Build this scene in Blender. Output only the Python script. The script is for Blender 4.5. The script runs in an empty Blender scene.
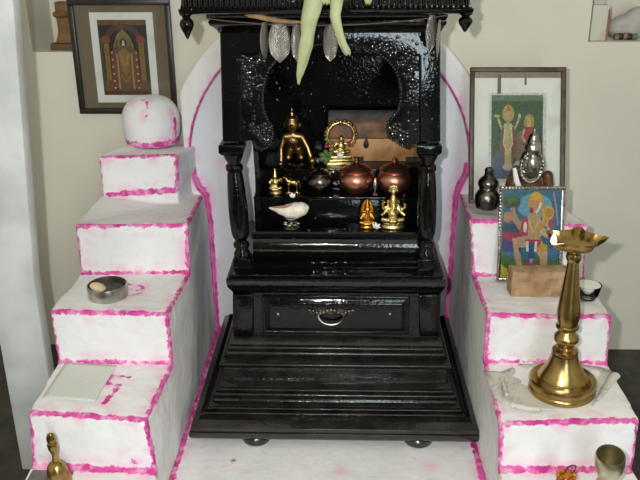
import bpy, bmesh, math, random
import numpy as np
from mathutils import Vector, Matrix, noise
R = random.Random(7)
PI = math.pi
scn = bpy.context.scene
COL = scn.collection

# ------------------------------------------------------------------ camera
FPX, PITCH, YAW, ROLL = 779.2, math.radians(21.63), math.radians(-1.726), math.radians(-.341)
CAM = Vector((0, 0, 1.0))
_cy, _sy = math.cos(YAW), math.sin(YAW)
CF = Vector((_sy*math.cos(PITCH), _cy*math.cos(PITCH), -math.sin(PITCH)))
CR = Vector((_cy, -_sy, 0))
CU = CR.cross(CF)
def at(px, py, x=None, y=None, z=None):
    """the world point seen at photo pixel (px, py) on a plane x, y or z"""
    a, b = px-320, py-240
    u = a*math.cos(ROLL)+b*math.sin(ROLL); w = -a*math.sin(ROLL)+b*math.cos(ROLL)
    d = CR*(u/FPX) - CU*(w/FPX) + CF
    t = x/d.x if x is not None else (y/d.y if y is not None else (z-1.0)/d.z)
    return CAM + d*t
cd = bpy.data.cameras.new('camera'); cam = bpy.data.objects.new('camera', cd); COL.objects.link(cam)
cd.sensor_fit = 'HORIZONTAL'; cd.sensor_width = 36; cd.lens = 36*FPX/640; cd.clip_start = .02
Rr = CR*math.cos(ROLL) + CU*math.sin(ROLL)
Rr.normalize(); Ur = Rr.cross(CF)
m = Matrix((Rr, Ur, -CF)).transposed().to_4x4(); m.translation = CAM
cam.matrix_world = m
scn.camera = cam

# ------------------------------------------------------------------ materials
def srgb(r, g, b):
    f = lambda c: (c/255/12.92 if c/255 <= .04045 else ((c/255+.055)/1.055)**2.4)
    return (f(r), f(g), f(b), 1)
def mat(name, col, rough=.5, metal=0., col2=None, nscale=20, bump=0., bscale=60, coat=0., coord='Object', detail=4, bdist=.002, contrast=(.35,.65), spec=None):
    m = bpy.data.materials.new(name); m.use_nodes = True
    nt = m.node_tree; N = nt.nodes; L = nt.links
    p = N['Principled BSDF']
    p.inputs['Base Color'].default_value = col; p.inputs['Roughness'].default_value = rough
    p.inputs['Metallic'].default_value = metal
    if spec is not None: p.inputs['Specular IOR Level'].default_value = spec
    if coat: p.inputs['Coat Weight'].default_value = coat; p.inputs['Coat Roughness'].default_value = .06
    tc = N.new('ShaderNodeTexCoord')
    if col2:
        nz = N.new('ShaderNodeTexNoise'); nz.inputs['Scale'].default_value = nscale; nz.inputs['Detail'].default_value = detail
        L.new(tc.outputs[coord], nz.inputs['Vector'])
        cr = N.new('ShaderNodeValToRGB'); cr.color_ramp.elements[0].position = contrast[0]; cr.color_ramp.elements[1].position = contrast[1]
        cr.color_ramp.elements[0].color = col; cr.color_ramp.elements[1].color = col2
        L.new(nz.outputs['Fac'], cr.inputs['Fac']); L.new(cr.outputs['Color'], p.inputs['Base Color'])
    if bump:
        bz = N.new('ShaderNodeTexNoise'); bz.inputs['Scale'].default_value = bscale; bz.inputs['Detail'].default_value = 3
        L.new(tc.outputs[coord], bz.inputs['Vector'])
        bp = N.new('ShaderNodeBump'); bp.inputs['Strength'].default_value = bump; bp.inputs['Distance'].default_value = bdist
        L.new(bz.outputs['Fac'], bp.inputs['Height']); L.new(bp.outputs['Normal'], p.inputs['Normal'])
        if coat: L.new(bp.outputs['Normal'], p.inputs['Coat Normal'])
    return m
def painted(name, base, base2, rough=.7, amp=1., cmin=.5):
    """whitewash with magenta paint brushed where the 'paint' attribute (metres to the brush stroke) is low"""
    m = mat(name, base, rough, 0, None, bump=.5, bscale=45, bdist=.004)
    nt = m.node_tree; N = nt.nodes; L = nt.links; p = N['Principled BSDF']
    tc = N.new('ShaderNodeTexCoord')
    def noise_(sc, det=4):
        n = N.new('ShaderNodeTexNoise'); n.inputs['Scale'].default_value = sc; n.inputs['Detail'].default_value = det
        L.new(tc.outputs['Object'], n.inputs['Vector']); return n.outputs['Fac']
    def math_(op, a, b):
        n = N.new('ShaderNodeMath'); n.operation = op
        for i, v in enumerate((a, b)):
            if isinstance(v, (int, float)): n.inputs[i].default_value = v
            else: L.new(v, n.inputs[i])
        return n.outputs[0]
    def mr(v, a, b, c, d):
        n = N.new('ShaderNodeMapRange'); n.interpolation_type = 'SMOOTHSTEP'
        for k, x in zip(('From Min', 'From Max', 'To Min', 'To Max'), (a, b, c, d)): n.inputs[k].default_value = x
        L.new(v, n.inputs['Value']); return n.outputs['Result']
    def mix(f, a, b):
        n = N.new('ShaderNodeMix'); n.data_type = 'RGBA'
        L.new(f, n.inputs['Factor'])
        for i, v in ((6, a), (7, b)):
            if isinstance(v, tuple): n.inputs[i].default_value = v
            else: L.new(v, n.inputs[i])
        return n.outputs[2]
    at_ = N.new('ShaderNodeAttribute'); at_.attribute_name = 'paint'
    d = at_.outputs['Fac']
    base_c = mix(mr(noise_(7, 6), .4, .68, 0, 1), base, base2)
    # small grimy specks and smears
    grime = mr(noise_(38, 8), .64, .76, 0, .22)
    base_c = mix(grime, base_c, srgb(176, 170, 160))
    e = math_('ADD', d, math_('MULTIPLY', math_('SUBTRACT', noise_(75), .5), .016*amp))
    e = math_('ADD', e, math_('MULTIPLY', math_('SUBTRACT', noise_(260), .5), .005*amp))
    line = mr(e, -.0012, .0014, 1, 0)
    cover = mr(noise_(55, 5), .32, .55, cmin, 1.0)
    line = math_('MULTIPLY', line, cover)
    bleed = math_('MULTIPLY', mr(d, -.004, .030, .75, 0), mr(noise_(26), .44, .64, 0.03, .9))
    pink = mix(mr(noise_(24), .35, .65, 0, 1), srgb(198, 38, 138), srgb(224, 92, 170))
    c = mix(bleed, base_c, srgb(240, 175, 208))
    c = mix(line, c, pink)
    L.new(c, p.inputs['Base Color'])
    return m
M = {}
M['plaster'] = painted('whitewashed_plaster', srgb(236, 235, 235), srgb(226, 225, 224))
M['alcove'] = painted('white_alcove_paint', srgb(230, 231, 234), srgb(222, 223, 227), amp=.45, cmin=.85)
M['band'] = painted('white_band_paint', srgb(236, 235, 233), srgb(228, 226, 223), amp=.35, cmin=.8)
M['cream'] = mat('cream_wall', srgb(222, 217, 201), .8, 0, srgb(214, 209, 193), 3, .12, 120)
M['floor'] = mat('dark_stone_floor', srgb(62, 58, 50), .55, 0, srgb(38, 36, 33), 30, .2, 90)
M['post'] = mat('worn_white_paint', srgb(212, 213, 210), .6, 0, srgb(184, 187, 187), 9, .25, 30)
def lacquer(name, col, rough, wave, nib, col2=None, spec=.4, nibscale=190, thr=.67, wscale=150):
    """glossy black paint over wood: faint orange peel plus scattered dust nibs"""
    m = mat(name, col, rough, 0, col2, 30, spec=spec)
    nt = m.node_tree; N = nt.nodes; L = nt.links; p = N['Principled BSDF']
    tc = N.new('ShaderNodeTexCoord')
    def nz(sc, d): 
        n = N.new('ShaderNodeTexNoise'); n.inputs['Scale'].default_value = sc; n.inputs['Detail'].default_value = d
        L.new(tc.outputs['Object'], n.inputs['Vector']); return n.outputs['Fac']
    b1 = N.new('ShaderNodeBump'); b1.inputs['Distance'].default_value = wave; b1.inputs['Strength'].default_value = 1
    L.new(nz(wscale, 2), b1.inputs['Height'])
    r = N.new('ShaderNodeMapRange'); r.interpolation_type = 'SMOOTHSTEP'; r.inputs['From Min'].default_value = thr; r.inputs['From Max'].default_value = thr+.10
    L.new(nz(nibscale, 2), r.inputs['Value'])
    b2 = N.new('ShaderNodeBump'); b2.inputs['Distance'].default_value = nib; b2.inputs['Strength'].default_value = 1
    L.new(r.outputs['Result'], b2.inputs['Height']); L.new(b1.outputs['Normal'], b2.inputs['Normal']); L.new(b2.outputs['Normal'], p.inputs['Normal'])
    return m
M['lacquer'] = lacquer('black_lacquer', (.0025, .0025, .0025, 1), .055, .00042, .0007)
M['lacquer_panel'] = lacquer('wavy_black_lacquer', (.0025, .0025, .0025, 1), .055, .00045, .0007, spec=.7)
M['lacquer_rough'] = lacquer('carved_black_lacquer', (.0025, .0025, .0025, 1), .06, .00005, .0001, spec=.8)
M['lacquer_dusty'] = lacquer('dusty_black_lacquer', (.008, .0072, .006, 1), .19, .0006, .0005, (.026, .0235, .019, 1), spec=.75)
M['brass'] = mat('polished_brass', srgb(184, 156, 98), .27, 1, srgb(150, 124, 72), 25, .25, 60, bdist=.001)
M['brass_dark'] = mat('tarnished_brass', srgb(206, 172, 112), .36, 1, srgb(170, 136, 84), 40, .3, 80)
M['gold'] = mat('bright_brass', srgb(232, 212, 150), .28, 1, srgb(196, 166, 98), 70, .5, 320, bdist=.0015)
M['amber'] = mat('orange_gilt', srgb(226, 166, 70), .32, 1, srgb(184, 120, 46), 90, .5, 320)
M['copper'] = mat('copper', srgb(214, 150, 126), .36, 1, srgb(190, 124, 100), 18, .1, 60)
M['copper2'] = mat('copper_lid', srgb(206, 142, 118), .38, 1, srgb(170, 112, 90), 18, .1, 60)
M['silver'] = mat('dull_silver', srgb(190, 186, 176), .25, 1, srgb(130, 124, 112), 40, .3, 200)
M['silver_dark'] = mat('dark_silver', srgb(126, 120, 110), .26, 1, srgb(86, 80, 74), 30, .1, 80)
M['steel'] = mat('steel', srgb(206, 202, 194), .3, 1, srgb(160, 156, 148), 30, .1, 80)
M['bronze'] = mat('olive_bronze', srgb(214, 206, 178), .38, 1, srgb(176, 166, 138), 30, .15, 60)
M['frame_black'] = mat('dark_frame_wood', srgb(40, 30, 24), .4, 0, srgb(26, 20, 17), 30, .15, 60)
M['frame_brown'] = mat('dusty_frame_wood', srgb(62, 50, 40), .5, 0, srgb(92, 78, 62), 40, .2, 60)
M['mat_brown'] = mat('brown_mat_board', srgb(122, 104, 82), .8)
M['mat_white'] = mat('aged_mat_board', srgb(238, 236, 228), .8, 0, srgb(206, 198, 178), 14, contrast=(.55, .8))
M['wood'] = mat('pale_wood', srgb(178, 144, 106), .7, 0, srgb(122, 94, 68), 34, .3, 70, contrast=(.42, .68))
M['leather'] = mat('tan_leather', srgb(196, 144, 90), .5, 0, srgb(140, 96, 60), 22, .3, 90, contrast=(.45, .75))
M['leather_worn'] = mat('worn_leather', srgb(150, 102, 62), .6, 0, srgb(84, 64, 52), 30, .35, 90)
M['cloth_grey'] = mat('grey_worn_cloth', srgb(112, 108, 106), .85, 0, srgb(82, 78, 78), 40, .4, 200)
M['iron'] = mat('dark_iron', srgb(58, 52, 48), .5, .6)
M['paper'] = None
M['news'] = None
M['petal'] = mat('white_petal', srgb(238, 236, 238), .6)
M['petal_pink'] = mat('pink_petal', srgb(190, 40, 110), .6)
M['petal_red'] = mat('red_petal', srgb(190, 36, 36), .6)
M['green'] = mat('green_leaf', srgb(92, 122, 52), .5, 0, srgb(70, 96, 44), 60)
M['dryleaf'] = mat('drying_mango_leaf', srgb(188, 192, 148), .55, 0, srgb(166, 170, 122), 26, .5, 70, bdist=.003)
M['tanleaf'] = mat('brown_dry_leaf', srgb(160, 130, 88), .7, 0, srgb(128, 100, 66), 40, .3, 90)
M['thread'] = mat('brown_thread', srgb(110, 92, 74), .9)
M['conch'] = mat('conch_shell', srgb(240, 232, 220), .35, 0, srgb(226, 208, 188), 60, .2, 90)
M['conch_in'] = mat('conch_mouth', srgb(176, 122, 104), .4)
M['stand_wood'] = mat('golden_brown_wood', srgb(128, 92, 48), .5, 0, srgb(96, 66, 34), 40, .3, 80)
M['stand_dark'] = mat('brown_wood_base', srgb(96, 70, 50), .6)
M['idol_dark'] = mat('dark_idol', srgb(70, 48, 34), .4, .3, srgb(120, 84, 54), 60)
M['greystone'] = mat('grey_slate', srgb(128, 126, 124), .6, 0, srgb(100, 98, 96), 30)
M['bag'] = mat('grey_white_bag', srgb(190, 188, 180), .7, 0, srgb(168, 166, 160), 14)
M['box_dirty'] = mat('stained_white_plastic', srgb(206, 202, 188), .6, 0, srgb(186, 172, 150), 24, contrast=(.5, .8))
M['rust'] = mat('rusty_edge', srgb(130, 84, 58), .8, 0, srgb(160, 120, 90), 60)
M['battery'] = mat('banded_roll', srgb(150, 128, 84), .6, 0, srgb(80, 70, 50), 60)
M['teal'] = mat('teal_cap', srgb(86, 116, 100), .5)
M['ash'] = mat('grey_ash', srgb(90, 84, 72), .9, 0, srgb(60, 56, 50), 90, .6, 160)
M['sandal'] = mat('cream_sandal_paste', srgb(216, 196, 158), .8)
M['darkpot'] = mat('black_lining', srgb(26, 22, 20), .5)
M['wax'] = mat('white_wax', srgb(232, 230, 224), .5)
M['orange'] = mat('orange_glazed', srgb(206, 130, 20), .3, .2, srgb(120, 60, 12), 130)
def glass_mat():
    m = bpy.data.materials.new('clear_glass'); m.use_nodes = True
    nt = m.node_tree; N = nt.nodes; L = nt.links
    out = N['Material Output']; N.remove(N['Principled BSDF'])
    t = N.new('ShaderNodeBsdfTransparent'); t.inputs['Color'].default_value = (.96, .97, .96, 1)
    g = N.new('ShaderNodeBsdfGlossy'); g.inputs['Roughness'].default_value = .05
    fr = N.new('ShaderNodeFresnel'); fr.inputs['IOR'].default_value = 1.45
    mx = N.new('ShaderNodeMixShader'); L.new(fr.outputs[0], mx.inputs[0]); L.new(t.outputs[0], mx.inputs[1]); L.new(g.outputs[0], mx.inputs[2])
    L.new(mx.outputs[0], out.inputs['Surface']); return m
M['glass'] = glass_mat()
def lined(name, base, ink, scale, axis, strength):
    m = mat(name, base, .8)
    nt = m.node_tree; N = nt.nodes; L = nt.links; p = N['Principled BSDF']
    tc = N.new('ShaderNodeTexCoord'); w = N.new('ShaderNodeTexWave'); w.bands_direction = axis
    w.inputs['Scale'].default_value = scale; w.inputs['Distortion'].default_value = 0
    L.new(tc.outputs['Object'], w.inputs['Vector'])
    cr = N.new('ShaderNodeValToRGB'); cr.color_ramp.elements[0].position = .78; cr.color_ramp.elements[1].position = .95
    cr.color_ramp.elements[0].color = base; cr.color_ramp.elements[1].color = tuple(base[i]*(1-strength)+ink[i]*strength for i in range(3))+(1,)
    L.new(w.outputs['Fac'], cr.inputs['Fac'])
    L.new(cr.outputs['Color'], p.inputs['Base Color'])
    return m
M['paper'] = lined('ruled_paper', srgb(214, 214, 206), srgb(150, 158, 172), 60, 'X', .38)
def newsprint():
    m = mat('newsprint', srgb(206, 204, 192), .85)
    nt = m.node_tree; N = nt.nodes; L = nt.links; p = N['Principled BSDF']
    tc = N.new('ShaderNodeTexCoord')
    mp = N.new('ShaderNodeMapping'); mp.inputs['Scale'].default_value = (160, 520, 1); mp.inputs['Rotation'].default_value = (0, 0, .12)
    L.new(tc.outputs['Object'], mp.inputs['Vector'])
    nz = N.new('ShaderNodeTexNoise'); nz.inputs['Scale'].default_value = 1; nz.inputs['Detail'].default_value = 1
    L.new(mp.outputs[0], nz.inputs['Vector'])
    n2 = N.new('ShaderNodeTexNoise'); n2.inputs['Scale'].default_value = 22; L.new(tc.outputs['Object'], n2.inputs['Vector'])
    a = N.new('ShaderNodeMath'); a.operation = 'MULTIPLY'
    r1 = N.new('ShaderNodeMapRange'); r1.inputs['From Min'].default_value = .5; r1.inputs['From Max'].default_value = .58
    r2 = N.new('ShaderNodeMapRange'); r2.inputs['From Min'].default_value = .45; r2.inputs['From Max'].default_value = .6; r2.inputs['To Max'].default_value = .7
    L.new(nz.outputs['Fac'], r1.inputs['Value']); L.new(n2.outputs['Fac'], r2.inputs['Value'])
    L.new(r1.outputs[0], a.inputs[0]); L.new(r2.outputs[0], a.inputs[1])
    mx = N.new('ShaderNodeMix'); mx.data_type = 'RGBA'; mx.inputs[6].default_value = srgb(204, 202, 190); mx.inputs[7].default_value = srgb(110, 108, 104)
    L.new(a.outputs[0], mx.inputs['Factor']); L.new(mx.outputs[2], p.inputs['Base Color'])
    return m
M['news'] = newsprint()
def leaf_silver():
    m = mat('embossed_silver', srgb(232, 228, 220), .3, 1)
    nt = m.node_tree; N = nt.nodes; L = nt.links; p = N['Principled BSDF']
    tc = N.new('ShaderNodeTexCoord')
    sx = N.new('ShaderNodeSeparateXYZ'); L.new(tc.outputs['Object'], sx.inputs[0])
    ab = N.new('ShaderNodeMath'); ab.operation = 'ABSOLUTE'; L.new(sx.outputs['X'], ab.inputs[0])
    ad = N.new('ShaderNodeMath'); ad.operation = 'SUBTRACT'; L.new(sx.outputs['Z'], ad.inputs[0]); L.new(ab.outputs[0], ad.inputs[1])
    mu = N.new('ShaderNodeMath'); mu.operation = 'MULTIPLY'; L.new(ad.outputs[0], mu.inputs[0]); mu.inputs[1].default_value = 1150
    si = N.new('ShaderNodeMath'); si.operation = 'SINE'; L.new(mu.outputs[0], si.inputs[0])
    bp = N.new('ShaderNodeBump'); bp.inputs['Strength'].default_value = 1; bp.inputs['Distance'].default_value = .0018
    L.new(si.outputs[0], bp.inputs['Height']); L.new(bp.outputs['Normal'], p.inputs['Normal'])
    return m
M['silverleaf'] = leaf_silver()
def flame_mat():
    m = bpy.data.materials.new('flame'); m.use_nodes = True
    p = m.node_tree.nodes['Principled BSDF']; p.inputs['Base Color'].default_value = (1, .6, .2, 1)
    p.inputs['Emission Color'].default_value = (1, .72, .42, 1); p.inputs['Emission Strength'].default_value = 12
    return m
M['flame'] = flame_mat()
_flat = {}
def flat(r, g, b):
    k = (r, g, b)
    if k not in _flat:
        _flat[k] = mat('printed_ink', srgb(r, g, b), .45, 0, srgb(int(r*.82), int(g*.82), int(b*.82)), 210)
    return _flat[k]

# ------------------------------------------------------------------ mesh helpers
class B:
    def __init__(s): s.bm = bmesh.new()
    def _v(s, p): return s.bm.verts.new(p)
    def face(s, vs, mi=0):
        try:
            f = s.bm.faces.new(vs); f.material_index = mi; return f
        except ValueError: return None
    def box(s, x0, x1, y0, y1, z0, z1, mi=0):
        return s.hexa([(x0,y0,z0),(x1,y0,z0),(x1,y1,z0),(x0,y1,z0),(x0,y0,z1),(x1,y0,z1),(x1,y1,z1),(x0,y1,z1)], mi)
    def hexa(s, P, mi=0):
        v = [s._v(p) for p in P]
        for q in ((3,2,1,0),(4,5,6,7),(0,1,5,4),(1,2,6,5),(2,3,7,6),(3,0,4,7)): s.face([v[i] for i in q], mi)
        return s
    def stack(s, rings, mi=0, cap=True):
        """loft closed rings of equal length"""
        vr = [[s._v(p) for p in r] for r in rings]
        n = len(vr[0])
        for a, b in zip(vr, vr[1:]):
            for i in range(n): s.face([a[i], a[(i+1) % n], b[(i+1) % n], b[i]], mi)
        if cap: s.face(list(reversed(vr[0])), mi); s.face(vr[-1], mi)
        return s
    def loft_rect(s, secs, mi=0):
        return s.stack([[(xl,yf,z),(xr,yf,z),(xr,yb,z),(xl,yb,z)] for xl, xr, yf, yb, z in secs], mi)
    def lathe(s, prof, c=(0,0,0), seg=40, mi=0, cap=True, sy=1.):
        rings = [[(c[0]+r*math.cos(2*PI*i/seg), c[1]+sy*r*math.sin(2*PI*i/seg), c[2]+z) for i in range(seg)] for r, z in prof]
        return s.stack(rings, mi, cap)
    def sphere(s, c, r, mi=0, u=20, v=12, rot=None):
        if isinstance(r, (int, float)): r = (r, r, r)
        mtx = Matrix.Translation(c) @ (rot.to_4x4() if rot else Matrix()) @ Matrix.Diagonal((*r, 1))
        V = s.bm.verts.new
        rings = [[V(mtx @ Vector((math.sin(PI*k/v)*math.cos(2*PI*i/u), math.sin(PI*k/v)*math.sin(2*PI*i/u), math.cos(PI*k/v)))) for i in range(u)] for k in range(1, v)]
        t, e = V(mtx @ Vector((0, 0, 1))), V(mtx @ Vector((0, 0, -1)))
        for i in range(u):
            n = (i+1) % u
            s.face([t, rings[0][i], rings[0][n]], mi); s.face([e, rings[-1][n], rings[-1][i]], mi)
            for a, b in zip(rings, rings[1:]): s.face([a[i], b[i], b[n], a[n]], mi)
        return s
    def tube(s, pts, seg=12, mi=0, flatten=None):
        """pts: (x,y,z,r); swept round section"""
        P = [Vector(p[:3]) for p in pts]; rings = []
        up = Vector((.13, .21, .97)).normalized(); prev = None
        for i, p in enumerate(P):
            t = (P[min(i+1, len(P)-1)]-P[max(i-1, 0)]).normalized()
            if prev is None:
                a = t.cross(up)
                if a.length < .2: a = t.cross(Vector((1, 0, 0)))
                a.normalize()
            else: a = (prev - t*prev.dot(t)).normalized()
            prev = a; b = t.cross(a)
            r = pts[i][3]
            rings.append([p + a*r*math.cos(2*PI*k/seg) + b*r*math.sin(2*PI*k/seg) for k in range(seg)])
        return s.stack(rings, mi)
    def chain(s, pts, mi=0):
        """joined tapering capsules"""
        for a, b in zip(pts, pts[1:]):
            n = 5
            s.tube([tuple(a[j]+(b[j]-a[j])*k/n for j in range(4)) for k in range(n+1)], 10, mi)
        for p in pts: s.sphere(p[:3], p[3], mi, 12, 8)
        return s
    def prism(s, poly, y0, y1, mi=0):
        """polygon in x-z extruded along y"""
        a = [s._v((x, y0, z)) for x, z in poly]; b = [s._v((x, y1, z)) for x, z in poly]
        n = len(poly)
        s.face(a, mi); s.face(list(reversed(b)), mi)
        for i in range(n): s.face([a[(i+1) % n], a[i], b[i], b[(i+1) % n]], mi)
        return s
    def bevel(s, w, seg=2, ang=35):
        bmesh.ops.recalc_face_normals(s.bm, faces=s.bm.faces)
        ed = [e for e in s.bm.edges if len(e.link_faces) == 2 and e.calc_face_angle(0) > math.radians(ang)]
        bmesh.ops.bevel(s.bm, geom=ed, offset=w, segments=seg, profile=.5, affect='EDGES', clamp_overlap=True)
        return s
    def move(s, mtx):
        bmesh.ops.transform(s.bm, matrix=mtx, verts=s.bm.verts); return s
    def scale(s, k): return s.move(Matrix.Scale(k, 4))
    def remesh(s, voxel, smooth=4, fac=.5):
        me = bpy.data.meshes.new('tmp'); s.bm.to_mesh(me); o = bpy.data.objects.new('tmp', me); COL.objects.link(o)
        q = o.modifiers.new('r', 'REMESH'); q.mode = 'VOXEL'; q.voxel_size = voxel; q.use_smooth_shade = True
        if smooth:
            w = o.modifiers.new('s', 'SMOOTH'); w.factor = fac; w.iterations = smooth
        dg = bpy.context.evaluated_depsgraph_get(); dg.update()
        ev = o.evaluated_get(dg); nm = bpy.data.meshes.new_from_object(ev)
        s.bm.free(); s.bm = bmesh.new(); s.bm.from_mesh(nm)
        bpy.data.objects.remove(o); bpy.data.meshes.remove(me); bpy.data.meshes.remove(nm)
        return s

def wloc(o):
    v = Vector((0, 0, 0))
    while o: v += o.location; o = o.parent
    return v
def obj(name, b, mats, parent=None, loc=None, smooth=True, local=False, ang=38, solid=0):
    """link B as one mesh object. Vertices are in world space unless local; loc is the world place of its origin"""
    bm = b.bm
    base = wloc(parent) if parent else Vector((0, 0, 0))
    loc = Vector(loc) if loc is not None else base.copy()
    if not local: bmesh.ops.translate(bm, vec=-loc, verts=bm.verts)
    bmesh.ops.recalc_face_normals(bm, faces=bm.faces)
    me = bpy.data.meshes.new(name); bm.to_mesh(me); bm.free()
    for m_ in (mats if isinstance(mats, (list, tuple)) else [mats]): me.materials.append(M[m_] if isinstance(m_, str) else m_)
    o = bpy.data.objects.new(name, me); COL.objects.link(o)
    o.parent = parent; o.location = loc-base
    if smooth:
        me.polygons.foreach_set('use_smooth', [True]*len(me.polygons))
        me.set_sharp_from_angle(angle=math.radians(ang))
    if solid:
        q = o.modifiers.new('solid', 'SOLIDIFY'); q.thickness = solid; q.offset = 0
    return o
def tag(o, label, cat, group=None):
    o['label'] = label; o['category'] = cat
    if group: o['group'] = group
    return o
def thing(name, label, cat, loc, group=None):
    o = bpy.data.objects.new(name, None); o.empty_display_size = .02; COL.objects.link(o); o.location = loc
    return tag(o, label, cat, group)
def struct(name, b, mats, loc=None, smooth=True):
    o = obj(name, b, mats, None, loc, smooth); o['kind'] = 'structure'; return o
def paint(o, segs):
    """float attribute: distance in metres to the nearest brush stroke, less its half width"""
    me = o.data; n = len(me.vertices); co = np.empty(n*3, np.float32); me.vertices.foreach_get('co', co)
    co = co.reshape(n, 3) + np.array(wloc(o), np.float32)
    best = np.full(n, .5, np.float32)
    for a, b, r in segs:
        a = np.array(a, np.float32); b = np.array(b, np.float32); d = b-a
        t = np.clip(((co-a)@d)/max(1e-9, d@d), 0, 1)
        best = np.minimum(best, np.linalg.norm(co-a-t[:, None]*d, axis=1)-r)
    at_ = me.attributes.new('paint', 'FLOAT', 'POINT'); at_.data.foreach_set('value', best)
def roughen(b, amp, scale):
    for v in b.bm.verts:
        n_ = noise.noise_vector(v.co*scale); v.co += n_*amp
    return b

# ------------------------------------------------------------------ the setting
YW, YA, ZF = 1.985, 1.858, -.12
YS = 1.845      # front of the arch slab
b = B(); b.box(-1.7, 1.9, -1.6, YW+.2, ZF-.05, ZF); struct('floor', b, 'floor', smooth=False)
ACX, ACZ, RI, RO = -.035, .467, .339, .395
def arch_path(n=60):
    """inner edge of the alcove opening from left foot over the crown to right foot"""
    p = [(-.3355, ZF), (-.3365, .30), (-.342, .385), (-.358, .405), (-.368, .43)]
    for i in range(n+1):
        a = PI*1.0 - i*PI/n
        p.append((ACX+RI*math.cos(a)*(1 if a > PI/2 else 1.01), ACZ+RI*math.sin(a)))
    p += [(.304, .44), (.289, .408), (.2845, .385), (.2834, .30), (.2834, ZF)]
    return p
AP = arch_path()
_nl = at(33, 53, y=YW); NICHE_L = (_nl.x, _nl.x+.33, at(60, 52, y=YW).z, 1.02); NICHE_R = (at(588, 42, y=YW).x, 1.0, at(588, 42, y=YW).z, 1.05)
def back_wall():
    b = B(); bm = b.bm
    outer = [(-1.7, ZF), (1.9, ZF), (1.9, 2.5), (-1.7, 2.5)]
    loops = [(outer, None)]
    for x0, x1, z0, z1 in (NICHE_L, NICHE_R): loops.append(([(x0, z0), (x1, z0), (x1, z1), (x0, z1)], .16))
    edges = []; holes = []
    for lp, dep in loops:
        vs = [bm.verts.new((x, YW, z)) for x, z in lp]
        edges += [bm.edges.new((vs[i], vs[(i+1) % len(vs)])) for i in range(len(vs))]
        if dep: holes.append((vs, dep))
    bmesh.ops.triangle_fill(bm, use_beauty=True, use_dissolve=False, edges=edges)
    for vs, dep in holes:
        ws = [bm.verts.new((v.co.x, YW+dep, v.co.z)) for v in vs]
        for i in range(4): bm.faces.new((vs[i], vs[(i+1) % 4], ws[(i+1) % 4], ws[i]))
        bm.faces.new(ws)
    return struct('wall_back', b, 'cream', smooth=False)
back_wall()
b = B(); b.box(-1.75, -1.7, -1.6, YW+.2, ZF, 2.5); struct('wall_left', b, 'cream', smooth=False)
b = B(); b.box(1.9, 1.95, -1.6, YW+.2, ZF, 2.5); struct('wall_right', b, 'cream', smooth=False)
b = B(); b.box(-1.75, 1.95, -1.6, YW+.2, 2.5, 2.55); struct('ceiling', b, 'cream', smooth=False)
# alcove back wall (white) with brushed magenta corner lines
b = B(); NX, NZ = 130, 160
gv = [[b._v((-.42+.76*i/NX, YA, ZF+.9*k/NZ)) for i in range(NX+1)] for k in range(NZ+1)]
for k in range(NZ):
    for i in range(NX):
        c_ = gv[k][i].co
        if c_.z > ACZ and math.hypot(c_.x-ACX, c_.z-ACZ) > RI+.018: continue
        if c_.z <= ACZ and not ACX-RI-.018 < c_.x < ACX+RI+.018: continue
        b.face([gv[k][i], gv[k][i+1], gv[k+1][i+1], gv[k+1][i]])
bmesh.ops.delete(b.bm, geom=[v for v in b.bm.verts if not v.link_faces], context='VERTS')
o = struct('wall_alcove', b, 'alcove')
LW = .0045
segs = [((-.3375, YA, .0), (-.338, YA, .30), .006), ((-.338, YA, .30), (-.3435, YA, .40), .005), ((-.3355, YA, .004), (-.25, YA, .004), .006),
        ((.2834, YA, 0), (.284, YA, .30), .006), ((.284, YA, .30), (.287, YA, .40), .006)]
# arch edge line
arch = AP
segs_a = [((p[0], YS, p[1]), (q[0], YS, q[1]), .0018) for p, q in zip(arch, arch[1:])]
low = [s_ for s_ in segs_a if s_[0][2] < .47]
segs += [((s_[0][0]*.99, YA, s_[0][2]), (s_[1][0]*.99, YA, s_[1][2]), .0048) for s_ in low]
segs += [((-.29, YA, .47), (-.289, YA, .455), .001), ((-.2955, YA, .40), (-.2952, YA, .39), .001)]
paint(o, segs)
# raised plaster arch band
b = B()
inner = []
for p, q in zip(AP, AP[1:]):
    n_ = max(1, int(math.hypot(q[0]-p[0], q[1]-p[1])/.012))
    inner += [(p[0]+(q[0]-p[0])*k/n_, p[1]+(q[1]-p[1])*k/n_) for k in range(n_)]
inner.append(AP[-1]); NR = 18
def outer_of(p):
    dx, dz = p[0]-ACX, p[1]-ACZ
    if dz <= 0: return (.345 if dx > 0 else -.389, p[1])
    l = math.hypot(dx, dz); return (min(.345, max(-.389, ACX+dx/l*RO)), ACZ+dz/l*RO)
rings = []
for p in inner:
    q = outer_of(p); col_ = []
    col_.append((p[0], YA, p[1]))
    for k in range(NR+1):
        t = k/NR; e_ = .006*(1-min(1, t/.12, (1-t)/.2))**2
        col_.append((p[0]+(q[0]-p[0])*t, YS+e_, p[1]+(q[1]-p[1])*t))
    for k in range(1, 5): col_.append((q[0], YS+.006+(YW+.005-YS-.006)*k/4, q[1]))
    rings.append([b._v(c) for c in col_])
for a_, c_ in zip(rings, rings[1:]):
    for i in range(len(a_)-1): b.face([a_[i], a_[i+1], c_[i+1], c_[i]])
o = struct('trim_1', b, 'band')
paint(o, [((p[0], YS, p[1]), (q[0], YS, q[1]), .0056 if p[1] > .45 else .0065) for p, q in zip(arch, arch[1:])])
# white post at the left
pb = at(22, 470, z=ZF); xp = at(13, 0, y=pb.y).x; xq = at(37, 300, y=pb.y).x; yp = xp/at(21.5, 0, y=1).x
b = B(); b.loft_rect([(pb.x, xq-.001, pb.y, yp, ZF), (pb.x, xq, pb.y, yp, .35), (pb.x, xp, pb.y, yp, .89), (pb.x, xp, pb.y, yp, 1.3)])
b.bevel(.004, 2); struct('trim_2', b, 'post')

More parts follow.
